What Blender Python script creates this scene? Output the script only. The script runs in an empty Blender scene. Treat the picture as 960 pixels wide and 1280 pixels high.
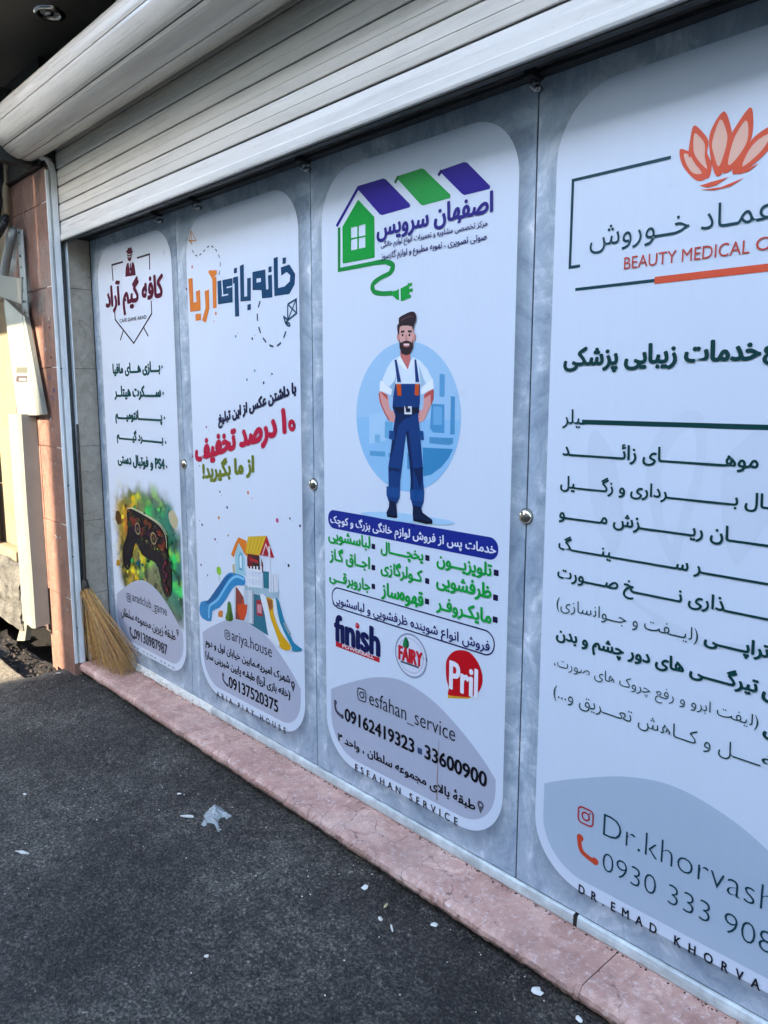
import bpy, bmesh, math, random
import numpy as np
from mathutils import Vector, Matrix
from mathutils.geometry import tessellate_polygon
random.seed(7); rng = np.random.default_rng(7)
sc = bpy.context.scene
COL = sc.collection
R = math.radians

# ------------------------------------------------------------------ camera
F_PX, YAW, PITCH, ROLL = 957.768, 0.822684, 0.151034, 0.0013945
CAM = Vector((0.0, -1.6, 1.423))
_fw = Vector((-math.sin(YAW)*math.cos(PITCH), math.cos(YAW)*math.cos(PITCH), -math.sin(PITCH)))
_r = Vector((math.cos(YAW), math.sin(YAW), 0)); _u = _r.cross(_fw)
RT = _r*math.cos(ROLL) + _u*math.sin(ROLL); UP = -_r*math.sin(ROLL) + _u*math.cos(ROLL)
cd = bpy.data.cameras.new('camera'); cam = bpy.data.objects.new('camera', cd); COL.objects.link(cam)
cd.sensor_fit = 'HORIZONTAL'; cd.sensor_width = 36; cd.lens = 36*F_PX/960
cd.clip_start = .02; cd.clip_end = 500
M = Matrix((RT, UP, -_fw)).transposed().to_4x4(); M.translation = CAM
cam.matrix_world = M; sc.camera = cam

# ------------------------------------------------------------------ light
SUN_EL, SUN_AZ = R(30), R(180)           # azimuth measured so that the sun stands over -Y (the street side)
w = bpy.data.worlds.new('World'); sc.world = w; w.use_nodes = True
nt = w.node_tree; bg = nt.nodes['Background']
sky = nt.nodes.new('ShaderNodeTexSky'); sky.sky_type = 'NISHITA'; sky.sun_disc = False
sky.sun_elevation = SUN_EL; sky.sun_rotation = SUN_AZ; sky.ozone_density = 1.0
nt.links.new(sky.outputs[0], bg.inputs[0]); bg.inputs[1].default_value = .15
sd = bpy.data.lights.new('sun', 'SUN'); sd.energy = 2.0; sd.angle = R(.55); sd.color = (1, .88, .70)
sun = bpy.data.objects.new('sun', sd); COL.objects.link(sun)
to_sun = Vector((math.sin(SUN_AZ)*math.cos(SUN_EL), math.cos(SUN_AZ)*math.cos(SUN_EL), math.sin(SUN_EL)))
sun.rotation_euler = to_sun.to_track_quat('Z', 'Y').to_euler()
sc.view_settings.view_transform = 'Standard'; sc.view_settings.look = 'None'
sc.view_settings.exposure = 3.38; sc.view_settings.gamma = 1.0
sc.cycles.max_bounces = 8; sc.cycles.diffuse_bounces = 5

# ------------------------------------------------------------------ helpers
def ray(u, v): return _fw + RT*((u-480)/F_PX) - UP*((v-640)/F_PX)
def at(u, v, x=None, y=None, z=None):
    """a point measured in the photograph, on a known plane of the place"""
    d = ray(u, v)
    t = (x-CAM.x)/d.x if x is not None else (y-CAM.y)/d.y if y is not None else (z-CAM.z)/d.z
    return CAM + d*t
def wl(u, v):
    p = at(u, v, y=0.0); return (p.x, p.z)
def tag(o, label=None, cat=None, group=None, kind=None):
    if label: o['label'] = label
    if cat: o['category'] = cat
    if group: o['group'] = group
    if kind: o['kind'] = kind
    return o
def thing(name, loc, label, cat, group=None, rz=0):
    o = bpy.data.objects.new(name, None); COL.objects.link(o); o.location = loc
    o.rotation_euler.z = rz; o.empty_display_size = .1
    return tag(o, label, cat, group)
def wloc(o):
    v = Vector((0, 0, 0))
    while o: v += Vector(o.location); o = o.parent
    return v
def mk(name, V, Fc, mat, parent=None, smooth=False, origin=None):
    """V in world metres; links ONE mesh object"""
    me = bpy.data.meshes.new(name)
    off = wloc(parent) if parent else Vector((0, 0, 0))
    o = bpy.data.objects.new(name, me)
    if origin is not None: o.location = Vector(origin) - off; off = Vector(origin)
    me.from_pydata([(a[0]-off.x, a[1]-off.y, a[2]-off.z) for a in V], [], Fc); me.update()
    if mat: me.materials.append(mat)
    if smooth: me.shade_smooth()
    COL.objects.link(o)
    if parent: o.parent = parent
    return o
class MB:
    def __init__(s): s.v = []; s.f = []
    def add(s, V, Fc):
        n = len(s.v); s.v += [tuple(p) for p in V]; s.f += [tuple(i+n for i in f) for f in Fc]; return s
    def box(s, x0, x1, y0, y1, z0, z1, c=0.0):
        bm = bmesh.new(); bmesh.ops.create_cube(bm, size=1)
        for v in bm.verts: v.co = Vector(((x0+x1)/2+v.co.x*(x1-x0), (y0+y1)/2+v.co.y*(y1-y0), (z0+z1)/2+v.co.z*(z1-z0)))
        if c: bmesh.ops.bevel(bm, geom=bm.edges[:], offset=c, segments=2, profile=.6, affect='EDGES')
        bm.verts.ensure_lookup_table(); bm.verts.index_update()
        s.add([v.co for v in bm.verts], [[v.index for v in f.verts] for f in bm.faces]); bm.free(); return s
    def tube(s, P, rad, n=10, cap=True, r2=None):
        P = [Vector(p) for p in P]; V = []; Fc = []
        up = Vector((0, 0, 1))
        for i, p in enumerate(P):
            t = (P[min(i+1, len(P)-1)] - P[max(i-1, 0)]).normalized()
            a = t.cross(up if abs(t.z) < .95 else Vector((1, 0, 0))).normalized(); b = t.cross(a)
            r = rad if r2 is None else rad + (r2-rad)*i/(len(P)-1)
            if callable(rad): r = rad(i/(len(P)-1))
            for k in range(n):
                g = 2*math.pi*k/n; V.append(p + a*(r*math.cos(g)) + b*(r*math.sin(g)))
        for i in range(len(P)-1):
            for k in range(n):
                Fc.append((i*n+k, i*n+(k+1) % n, (i+1)*n+(k+1) % n, (i+1)*n+k))
        if cap: Fc += [tuple(range(n))[::-1], tuple((len(P)-1)*n+k for k in range(n))]
        return s.add(V, Fc)
    def prism(s, prof, x0, x1, nx=1, jit=None):
        """closed profile of (y, z) swept along x"""
        m = len(prof); V = []; Fc = []
        for i in range(nx+1):
            x = x0+(x1-x0)*i/nx
            for k, (y, z) in enumerate(prof):
                dy, dz = jit(x, k) if jit else (0, 0)
                V.append((x, y+dy, z+dz))
        for i in range(nx):
            for k in range(m):
                Fc.append((i*m+k, i*m+(k+1) % m, (i+1)*m+(k+1) % m, (i+1)*m+k))
        Fc += [tuple(range(m))[::-1], tuple(nx*m+k for k in range(m))]
        return s.add(V, Fc)
    def build(s, name, mat, parent=None, smooth=False, origin=None): return mk(name, s.v, s.f, mat, parent, smooth, origin)
def lin(c):
    if isinstance(c, str): c = [int(c[i:i+2], 16)/255 for i in (0, 2, 4)]
    return tuple(x/12.92 if x <= .04045 else ((x+.055)/1.055)**2.4 for x in c)

# ------------------------------------------------------------------ materials
class N:
    def __init__(s, name, rough=.5, metal=0, spec=None):
        s.m = bpy.data.materials.new(name); s.m.use_nodes = True; s.t = s.m.node_tree
        s.b = s.t.nodes['Principled BSDF']; s.b.inputs['Roughness'].default_value = rough; s.b.inputs['Metallic'].default_value = metal
        if spec is not None: s.b.inputs['Specular IOR Level'].default_value = spec
        s.tc = s.t.nodes.new('ShaderNodeTexCoord')
    def set(s, i, v):
        if hasattr(v, 'links'): s.t.links.new(v, s.b.inputs[i])
        else: s.b.inputs[i].default_value = v
    def node(s, typ, ins=None, out=0, **kw):
        n = s.t.nodes.new(typ)
        for k, v in kw.items(): setattr(n, k, v)
        for k, v in (ins or {}).items():
            if hasattr(v, 'links'): s.t.links.new(v, n.inputs[k])
            else: n.inputs[k].default_value = v
        return n.outputs[out]
    def co(s, scale=(1, 1, 1), rot=(0, 0, 0), loc=(0, 0, 0), src='Object'):
        return s.node('ShaderNodeMapping', {'Vector': s.tc.outputs[src], 'Scale': scale, 'Rotation': rot, 'Location': loc})
    def noise(s, co, scale, detail=6, rough=.6, dist=0): return s.node('ShaderNodeTexNoise', {'Vector': co, 'Scale': scale, 'Detail': detail, 'Roughness': rough, 'Distortion': dist})
    def ramp(s, fac, stops):
        n = s.t.nodes.new('ShaderNodeValToRGB'); s.t.links.new(fac, n.inputs[0]); e = n.color_ramp.elements
        while len(e) < len(stops): e.new(.5)
        for a, (p, c) in zip(e, stops):
            a.position = p; a.color = (*((c, c, c) if isinstance(c, (int, float)) else c), 1)
        return n.outputs[0]
    def mix(s, f, a, b, bt='MIX'):
        n = s.t.nodes.new('ShaderNodeMix'); n.data_type = 'RGBA'; n.blend_type = bt
        for i, v in ((0, f), (6, a), (7, b)):
            if hasattr(v, 'links'): s.t.links.new(v, n.inputs[i])
            else: n.inputs[i].default_value = (*v, 1) if isinstance(v, (tuple, list)) and len(v) == 3 else v
        return n.outputs[2]
    def math(s, op, a, b=0.0):
        return s.node('ShaderNodeMath', {0: a, 1: b}, operation=op)
    def bump(s, h, strength=.3, dist=.01):
        n = s.t.nodes.new('ShaderNodeBump'); s.t.links.new(h, n.inputs['Height']); n.inputs['Strength'].default_value = strength; n.inputs['Distance'].default_value = dist
        s.t.links.new(n.outputs[0], s.b.inputs['Normal'])
def base(c): return (*c, 1)

def m_plain(name, c, rough=.5, metal=0, var=.25, sc_=14, bump=.15, bd=.002, stretch=(1, 1, 1)):
    n = N(name, rough, metal); co = n.co(stretch)
    f = n.noise(co, sc_, 8, .65)
    n.set('Base Color', n.ramp(f, [(.3, tuple(x*(1-var) for x in c)), (.7, tuple(min(1, x*(1+var)) for x in c))]))
    n.bump(n.noise(co, sc_*6, 5), bump, bd)
    n.set('Roughness', n.ramp(n.noise(co, sc_*2, 4), [(.3, max(.02, rough-.08)), (.7, min(1, rough+.1))]))
    return n.m

# printed ink on the laminated sheets: one colour attribute carries the print
n = N('printed_ink', .36, 0, .2)
att = n.node('ShaderNodeVertexColor', layer_name='Col')
dust = n.ramp(n.noise(n.co(src='Generated'), 3, 6), [(.35, .975), (.7, 1.0)])
strk = n.ramp(n.noise(n.co((26, 26, 1.6)), 2.2, 8, .7), [(.35, .985), (.6, 1.0)])
n.set('Base Color', n.mix(1.0, n.mix(1.0, att, dust, 'MULTIPLY'), strk, 'MULTIPLY'))
n.set('Roughness', n.ramp(n.noise(n.co(), 7, 6), [(.3, .26), (.75, .46)]))
n.bump(n.noise(n.co(), 2.2, 2), .05, .02)
INK = n.m

def marble_mat(name, bx, bz, rad):
    """grey-blue marbled print; the artwork also carries the soft printed halo round its white field"""
    n = N(name, .42, 0, .25)
    c0 = n.co((1, 1, .8))
    warp = n.noise(c0, 1.6, 3)
    v = n.node('ShaderNodeVectorMath', {0: c0, 1: n.node('ShaderNodeVectorMath', {0: n.node('ShaderNodeTexNoise', {'Vector': c0, 'Scale': 2.3, 'Detail': 4.0}, out=1), 'Scale': .55}, operation='SCALE')}, operation='ADD')
    a = n.noise(v, 4.5, 9, .68)
    s1 = n.noise(n.node('ShaderNodeMapping', {'Vector': v, 'Scale': (1, 1, .16), 'Rotation': (0, R(35), 0)}), 11, 8, .7)
    s2 = n.noise(n.node('ShaderNodeMapping', {'Vector': v, 'Scale': (.25, 1, 1.2), 'Rotation': (0, R(-28), 0)}), 16, 8, .72)
    f = n.math('MULTIPLY', n.math('ADD', n.math('ADD', a, s1), s2), .3333)
    col = n.ramp(f, [(.39, lin('7a8a9c')), (.46, lin('98a8b6')), (.52, lin('acbac5')), (.565, lin('c8d2da')), (.62, lin('eef1f3'))])
    sx = n.node('ShaderNodeSeparateXYZ', {0: n.tc.outputs['Object']}, 0)
    sep = sx.node
    qx = n.math('SUBTRACT', n.math('ABSOLUTE', n.math('SUBTRACT', sep.outputs[0], .012)), bx-rad)
    qz = n.math('SUBTRACT', n.math('ABSOLUTE', n.math('ADD', sep.outputs[2], .02)), bz-rad)
    qx = n.math('MAXIMUM', qx, 0.0); qz = n.math('MAXIMUM', qz, 0.0)
    d = n.math('SUBTRACT', n.math('SQRT', n.math('ADD', n.math('MULTIPLY', qx, qx), n.math('MULTIPLY', qz, qz))), rad)
    halo = n.ramp(n.math('MULTIPLY', n.math('ADD', d, .02), 1/.07), [(0, .58), (.45, .82), (1, 1.0)])
    n.set('Base Color', n.mix(1.0, col, halo, 'MULTIPLY'))
    n.set('Roughness', n.ramp(n.noise(c0, 9, 5), [(.3, .25), (.7, .42)]))
    n.bump(n.noise(c0, 2.5, 2), .06, .02)
    return n.m

# pink travertine / marble
def stone_mat(name, a, b, c, rough=.5, vein=(.78, .66, .6), sc_=5, edge=True):
    n = N(name, rough); co = n.co()
    w0 = n.node('ShaderNodeVectorMath', {0: co, 1: n.node('ShaderNodeVectorMath', {0: n.node('ShaderNodeTexNoise', {'Vector': co, 'Scale': 6.0, 'Detail': 5.0}, out=1), 'Scale': .18}, operation='SCALE')}, operation='ADD')
    f = n.noise(w0, sc_, 12, .7, .6)
    col = n.ramp(f, [(.28, a), (.5, b), (.72, c)])
    cr = n.node('ShaderNodeTexVoronoi', {'Vector': w0, 'Scale': 9.0, 'Randomness': 1.0}, feature='DISTANCE_TO_EDGE')
    crm = n.math('MULTIPLY', n.ramp(cr, [(0, 1.0), (.018, 0.0)]), n.ramp(n.noise(co, 5, 4), [(.44, 0.0), (.56, .9)]))
    col = n.mix(crm, col, tuple(x*.5 for x in a))
    g = n.noise(co, 60, 8, .75)
    col = n.mix(n.ramp(g, [(.53, 0.0), (.68, .7)]), col, vein)
    col = n.mix(n.ramp(n.noise(w0, 15, 8, .75), [(.55, 0.0), (.66, .6)]), col, tuple(min(1, x*1.25) for x in c))
    col = n.mix(n.ramp(n.noise(w0, 22, 9, .8), [(.57, 0.0), (.68, .6)]), col, tuple(x*.62 for x in a))
    dirt = n.noise(co, 3.2, 10, .75)
    col = n.mix(n.ramp(dirt, [(.5, 0.0), (.75, .45)]), col, (.16, .13, .11))
    geo = n.t.nodes.new('ShaderNodeNewGeometry').outputs['Pointiness']
    col = n.mix(n.math('MULTIPLY', n.ramp(geo, [(.52, 0.0), (.60, .65)]), n.ramp(n.noise(co, 25, 6), [(.4, .2), (.6, 1.0)])), col, tuple(min(1, x*1.35) for x in c))
    n.set('Base Color', col)
    h = n.math('ADD', n.noise(co, 40, 8, .7), n.math('MULTIPLY', crm, -.8))
    n.bump(h, .35, .004)
    n.set('Roughness', n.ramp(n.noise(co, 14, 5), [(.3, rough-.12), (.7, rough+.15)]))
    return n.m
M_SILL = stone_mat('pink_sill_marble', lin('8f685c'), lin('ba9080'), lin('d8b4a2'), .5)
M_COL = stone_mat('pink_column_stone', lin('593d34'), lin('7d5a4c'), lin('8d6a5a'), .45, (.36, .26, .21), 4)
M_TILE = stone_mat('cream_reveal_tile', lin('857c6a'), lin('9a9080'), lin('a89f90'), .45, (.38, .36, .31), 3)

n = N('asphalt', .85, 0, .35); co = n.co()
vo = n.node('ShaderNodeTexVoronoi', {'Vector': co, 'Scale': 150.0}, out=1)
big = n.noise(co, 1.3, 8, .6); fine = n.noise(co, 230, 4, .7)
c = n.ramp(big, [(.36, (.023, .0195, .0155)), (.48, (.042, .036, .029)), (.56, (.060, .053, .042)), (.66, (.10, .090, .072))])
sp = n.ramp(n.node('ShaderNodeSeparateColor', {0: vo}), [(.0, .6), (.6, 1.0), (.95, 1.35), (1.0, 2.2)])
c = n.mix(1.0, c, sp, 'MULTIPLY')
c = n.mix(1.0, c, n.ramp(n.noise(co, 105, 8, .8), [(.36, .14), (.5, .9), (.62, 3.0)]), 'MULTIPLY')
c = n.mix(1.0, c, n.ramp(n.noise(co, 17, 8, .75), [(.36, .55), (.64, 1.5)]), 'MULTIPLY')
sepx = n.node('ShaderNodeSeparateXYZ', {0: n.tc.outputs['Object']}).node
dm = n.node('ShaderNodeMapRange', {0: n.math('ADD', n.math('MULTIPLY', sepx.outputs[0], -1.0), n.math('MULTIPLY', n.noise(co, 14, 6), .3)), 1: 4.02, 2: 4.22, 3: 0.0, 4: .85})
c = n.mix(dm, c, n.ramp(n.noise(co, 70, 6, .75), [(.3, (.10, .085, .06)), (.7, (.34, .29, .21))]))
st = n.math('MULTIPLY', n.ramp(n.noise(co, 6.5, 12, .8, .4), [(.57, 0.0), (.68, .5)]), n.ramp(n.noise(co, 34, 8, .8), [(.48, 0.0), (.62, 1.0)]))
c = n.mix(st, c, (.22, .22, .18))
c = n.mix(n.ramp(fine, [(.62, 0.0), (.8, .4)]), c, (.13, .135, .14))
n.set('Base Color', c)
n.set('Roughness', n.ramp(fine, [(.3, .6), (.7, .95)]))
n.bump(n.math('ADD', n.noise(co, 120, 6, .8), n.math('MULTIPLY', n.node('ShaderNodeTexVoronoi', {'Vector': co, 'Scale': 130.0}), -.8)), .9, .006)
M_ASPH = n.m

def slat_mat(name, c, rough=.32):
    n = N(name, rough, 0, .6); co = n.co((.35, 4, 4)); c2 = n.co((.12, 6, 6))
    f = n.noise(co, 6, 8, .7)
    col = n.ramp(f, [(.3, tuple(x*.80 for x in c)), (.5, c), (.7, tuple(x*1.1 for x in c))])
    spots = n.ramp(n.noise(n.co((1, 3, 3)), 26, 8, .8), [(.6, 0.0), (.78, .55)])
    col = n.mix(spots, col, (.2, .18, .15))
    n.set('Base Color', col)
    n.set('Roughness', n.ramp(n.noise(c2, 12, 7), [(.3, rough-.12), (.7, rough+.2)]))
    n.bump(n.noise(c2, 40, 6, .7), .15, .0015)
    return n.m
M_SLAT = slat_mat('shutter_slat_paint', (.63, .605, .53))
M_COIL = slat_mat('shutter_coil_paint', (.60, .565, .49), .3)
M_BAR = slat_mat('shutter_bar_paint', (.66, .65, .60), .34)
M_WHITE = m_plain('guide_white_paint', (.76, .77, .75), .4, 0, .18, 9, .2, .002, (3, 3, .5))
M_RAIL = m_plain('worn_white_rail', (.50, .54, .52), .45, 0, .3, 16)
M_DARK = m_plain('dark_guide_steel', (.055, .06, .06), .45, .3, .4)
M_STEEL = m_plain('galvanised_steel', (.42, .43, .41), .45, .5, .25, 6, .2, .002, (1, 1, .3))
M_DUCT = m_plain('painted_sheet_duct', (.24, .235, .19), .4, 0, .14, 5, .2)
M_LINT = m_plain('stained_dark_lintel', (.055, .05, .043), .7, 0, .6, 12, .6, .004)
M_SOFF = m_plain('grimy_brown_soffit', (.085, .075, .062), .6, 0, .4, 2.2, .2)
M_BLACK = m_plain('black_rubber_and_shade', (.012, .012, .012), .4, 0, .3)
M_CAV = m_plain('dark_soil', (.012, .009, .007), .95, 0, .5, 20, .8, .01)
M_CONC = m_plain('rough_grey_concrete', (.12, .11, .09), .9, 0, .6, 11, 1.0, .02)
M_PLAST = m_plain('yellowish_render', (.24, .19, .11), .85, 0, .2, 6, .5, .005)
M_TAN = m_plain('tan_conduit', (.26, .19, .11), .6, 0, .35, 10, .3, .003, (1, 1, .2))
M_BRASS = m_plain('polished_dome_metal', (.62, .56, .46), .12, 1, .06, 6, .02)
M_CHROME = m_plain('chrome', (.55, .55, .55), .15, 1, .1)
M_BACK = m_plain('black_backing', (.01, .012, .016), .8)
M_BR = m_plain('broom_straw', (.42, .24, .075), .7, 0, .5, 60, .1)
M_BR2 = m_plain('broom_handle_wood', (.022, .016, .011), .6, 0, .4, 20, .3)
M_PAPER = m_plain('litter_paper', (.66, .65, .58), .8, 0, .1, 40)
M_LEAF = m_plain('litter_leaf', (.45, .42, .20), .7, 0, .2, 40)
M_WALL = m_plain('shop_wall_plaster', (.17, .155, .135), .85, 0, .2, 3, .4, .004)
M_MORT = m_plain('joint_mortar', (.10, .07, .06), .9)

# ------------------------------------------------------------------ ground and large structure
def vnoise(X, Y, s, seed):
    r = np.random.default_rng(seed); T = r.random((256, 256))
    x = X*s; y = Y*s; xi = np.floor(x).astype(int); yi = np.floor(y).astype(int)
    fx = x-xi; fy = y-yi; fx = fx*fx*(3-2*fx); fy = fy*fy*(3-2*fy)
    g = lambda a, b: T[a % 256, b % 256]
    return (g(xi, yi)*(1-fx)+g(xi+1, yi)*fx)*(1-fy)+(g(xi, yi+1)*(1-fx)+g(xi+1, yi+1)*fx)*fy
def patch(name, x0, x1, y0, y1, step, zf, mat):
    xs = np.arange(x0, x1+step/2, step); ys = np.arange(y0, y1+step/2, step)
    X, Y = np.meshgrid(xs, ys); Z = zf(X, Y)
    nx, ny = len(xs), len(ys)
    V = np.stack([X, Y, Z], -1).reshape(-1, 3)
    i = np.arange(nx*ny).reshape(ny, nx)
    Q = np.stack([i[:-1, :-1], i[:-1, 1:], i[1:, 1:], i[1:, :-1]], -1).reshape(-1, 4)
    me = bpy.data.meshes.new(name); me.vertices.add(len(V)); me.vertices.foreach_set('co', V.ravel())
    me.loops.add(Q.size); me.loops.foreach_set('vertex_index', Q.ravel())
    me.polygons.add(len(Q)); me.polygons.foreach_set('loop_start', np.arange(len(Q))*4); me.polygons.foreach_set('loop_total', np.full(len(Q), 4))
    me.update(); me.validate(); me.materials.append(mat); me.shade_smooth()
    o = bpy.data.objects.new(name, me); COL.objects.link(o); return o
def asph(X, Y):
    a = vnoise(X, Y, 2.2, 1)*.010 + vnoise(X, Y, 9, 2)*.004
    g = vnoise(X, Y, 95, 3); h = vnoise(X, Y, 47, 4); k = vnoise(X+.3*Y, Y, 23, 6)
    z = a + .0035*g**1.5 + .003*h*h + .002*k - .012
    pit = np.clip((-3.98-X)/.12, 0, 1)*np.clip((Y+.40)/.05, 0, 1)*.15
    return z - pit - .004*np.clip((Y+.26)/.1, 0, 1)
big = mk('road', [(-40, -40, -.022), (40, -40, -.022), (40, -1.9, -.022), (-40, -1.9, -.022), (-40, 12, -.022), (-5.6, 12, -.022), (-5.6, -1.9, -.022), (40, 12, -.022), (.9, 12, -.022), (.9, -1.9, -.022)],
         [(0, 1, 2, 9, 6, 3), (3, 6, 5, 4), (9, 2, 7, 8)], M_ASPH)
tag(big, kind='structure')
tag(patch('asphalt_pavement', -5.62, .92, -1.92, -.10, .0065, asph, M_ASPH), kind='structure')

# overhang: shallow over the shop, left part deepened out of view to shade column
SOF = 2.95
sf = MB(); sf.box(-3.995, 14, -.62, .6, SOF, SOF+.35); sf.box(-9, -3.995, -2.28, .6, SOF+.003, SOF+.35)
tag(sf.build('soffit', M_SOFF), kind='structure')
t = thing('opposite_building', (2, -7.6, 0), 'plain rendered building across the street that shades the shop front', 'building')
MB().box(-4.0, 30, -9.5, -7.0, -.1, 7.6).build('facade', M_WALL, t)
for k in range(6):
    for z in (1.0, 3.9): MB().box(-3+k*2.4, -1.8+k*2.4, -7.02, -6.985, z, z+1.5).build('window', M_BACK, t)
t = thing('sky_block_building', (-14, -7.6, 0), 'unseen rendered building added across the street to narrow the open sky', 'building')
MB().box(-30, -6.2, -9.5, -7.0, -.1, 7.9).build('facade', M_WALL, t)  # building added out of view to narrow the sky beside the sunny gap
MB().box(-6.19, -4.01, -8.0, -7.05, -.1, 3.55).build('sky_block_wall', M_WALL, t)  # unseen wall added across the gap to block low sky light
for k in range(5): MB().box(-9-k*2.6, -7.8-k*2.6, -7.02, -6.985, 1.2, 2.7).build('window', M_BACK, t)
t = thing('building_wall', (-1, .3, 0), 'plain plaster wall of the building carrying the shop front panels', 'wall')
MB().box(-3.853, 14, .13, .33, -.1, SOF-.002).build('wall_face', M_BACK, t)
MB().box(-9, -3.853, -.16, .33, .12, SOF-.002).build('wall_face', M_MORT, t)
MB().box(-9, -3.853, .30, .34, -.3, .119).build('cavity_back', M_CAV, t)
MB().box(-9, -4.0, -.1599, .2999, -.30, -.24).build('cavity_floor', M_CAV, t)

# lintel
t = thing('lintel_beam', (-1.5, 0, 2.17), 'stained dark beam running above the printed panels under the shutter', 'beam')
rr = random.Random(3)
MB().prism([(-.045, 2.176), (.09, 2.176), (.09, 2.60), (-.045, 2.60)], -3.846, 1.4, 60, lambda x, k: (rr.uniform(-.002, .002), rr.uniform(-.0025, .002))).build('beam_body', M_LINT, t)
MB().box(-3.844, 1.38, -.030, .0, 2.1665, 2.1755).build('flashing_strip', M_DARK, t)
MB().box(-3.846, 1.4, .0036, .12, .05, 2.1745).build('backing_board', M_BACK, t)

# ------------------------------------------------------------------ roller shutter
SY, SB = -.135, 2.149
sh = thing('roller_shutter', (-1.5, SY, SB), 'off white roller shutter with its slats rolled up above the panels', 'shutter')
X0, X1 = -3.872, 1.4
P = .0775
prof = [(.002, .0012), (-.0075, .0012), (-.0090, .004), (-.0100, .016), (-.0104, .031), (-.0090, .0325), (-.0090, .0345), (-.0104, .036), (-.0100, .052), (-.0088, .066), (-.0078, .0722), (-.0066, .0738), (.001, .0740), (.001, .0772), (.004, .0772), (.004, .0012)]
sl = MB().prism([(SY+a, SB+.088+b) for a, b in prof], X0, X1, 1)
first = sl.build('slat', M_SLAT, sh, origin=((X0+X1)/2, SY, SB+.088))
for i in range(1, 6):
    o = first.copy(); COL.objects.link(o); o.parent = sh; o.location.z += P*i
hj = MB().box(X0, X1, SY-.0035, SY+.0005, SB+.088+.0742, SB+.088+.0770).build('joint_shadow', M_BLACK, sh, origin=((X0+X1)/2, SY, SB+.088))  # black strips that paint the shade in the gaps between slats
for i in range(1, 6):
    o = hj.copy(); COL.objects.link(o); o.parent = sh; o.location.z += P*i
MB().box(X0, X1, SY-.0035, SY+.0005, SB+.0852, SB+.0888).build('joint_shadow', M_BLACK, sh)
# bottom bar
MB().prism([(SY+.006, SB), (SY-.010, SB), (SY-.0125, SB+.006), (SY-.0125, SB+.028), (SY-.0085, SB+.034), (SY-.0085, SB+.060), (SY-.006, SB+.083), (SY+.006, SB+.085)], X0, X1, 1).build('bottom_bar', M_BAR, sh)
MB().box(X0+.01, X1, SY+.002, SY+.02, SB-.006, SB-.001).build('rubber_seal', M_BLACK, sh)
# coil
CY, CZ, CR = -.266, 2.632, .132
a0 = math.atan2(CAM.z-CZ, CAM.y-CY)     # direction towards the viewer in the y-z plane
XL = -3.975
for k in range(9):
    ph0 = a0 - R(37+40*k)               # going down round the coil
    m = MB(); pr = []
    nseg = 8
    for j in range(nseg+1):
        f = j/nseg; a = ph0+R(.9) + R(38.2)*f
        bul = 4*f*(1-f)
        rr_ = CR - .0025 + .0028*bul**.5
        pr.append((CY+rr_*math.cos(a), CZ+rr_*math.sin(a)))
    for j in (nseg, 0):
        a = ph0 + R(.9) + R(38.2)*j/nseg
        pr.append((CY+(CR-.016)*math.cos(a), CZ+(CR-.016)*math.sin(a)))
    m.prism(pr[:nseg+1]+pr[nseg+1:], XL, X1, 1)
    m.build('coil_slat', M_COIL, sh)
m = MB(); m.tube([(XL+.004, CY, CZ), (X1-.01, CY, CZ)], CR-.0165, 40); m.build('coil_core', M_DARK, sh)
m = MB(); m.tube([(XL-.03, CY, CZ), (XL+.01, CY, CZ)], .035, 16); m.build('axle', M_DARK, sh)
# curtain lead up on to the coil
m = MB(); pr = [(SY, SB+.088+6*P), (SY-.002, 2.68), (SY-.015, 2.72), (SY-.03, 2.70), (SY-.008, SB+.088+6*P)]
m.prism(pr, X0, X1, 1); m.build('curtain_lead', M_COIL, sh)

# guide rail at the left jamb
g = thing('shutter_guide', (-3.84, -.16, .06), 'white vertical guide channel of the shutter beside the pink column', 'guide rail')
def post(px, py, z0=.062, z1=2.46): return MB().box(px[0], px[1], py[0], py[1], z0, z1, .0012)
post((-3.90, -3.829), (-.199, -.186)).build('outer_flange', M_WHITE, g)
post((-3.90, -3.835), (-.1855, -.176)).build('groove', M_STEEL, g)
post((-3.90, -3.826), (-.1755, -.149)).build('channel_face', M_WHITE, g)
post((-3.90, -3.852), (-.1485, -.121)).build('slot', M_DARK, g)
post((-3.90, -3.829), (-.1205, -.115), .062, 2.143).build('inner_lip', M_WHITE, g)
m = MB()
pa = [(-3.845, -.165, 2.455), (-3.846, -.170, 2.485), (-3.85, -.185, 2.508), (-3.86, -.215, 2.522), (-3.87, -.25, 2.525)]
V = []; 
for p in pa: V += [(p[0]+.019, p[1]-.012, p[2]-.006), (p[0]+.019, p[1]+.014, p[2]+.004), (p[0]-.02, p[1]+.014, p[2]+.004), (p[0]-.02, p[1]-.012, p[2]-.006)]
Fc = [(0, 1, 2, 3), (16, 19, 18, 17)]
for i in range(4):
    for k in range(4): Fc.append((i*4+k, i*4+(k+1) % 4, i*4+4+(k+1) % 4, i*4+4+k))
m.add(V, Fc); m.build('guide_flare', M_WHITE, g, True)
for z in (.25, .62, .98, 1.55): MB().tube([(-3.829, -.180, z), (-3.8262, -.180, z)], .004, 8).build('rivet', M_DARK, g)

# tiled reveal between guide and panels
rv = thing('tiled_reveal', (-3.87, -.05, .06), 'narrow cream tiled jamb between shutter guide and first panel', 'wall')
MB().box(-3.96, -3.856, -.114, .05, -.1, 2.3).build('mortar_bed', M_MORT, rv)
zz = [.062, .41, .79, 1.17, 1.552, 1.935, 2.17]
for a, b in zip(zz, zz[1:]): MB().box(-3.8555, -3.850, -.1135, -.002, a+.0012, b-.0012, .001).build('tile', M_TILE, rv)

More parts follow.
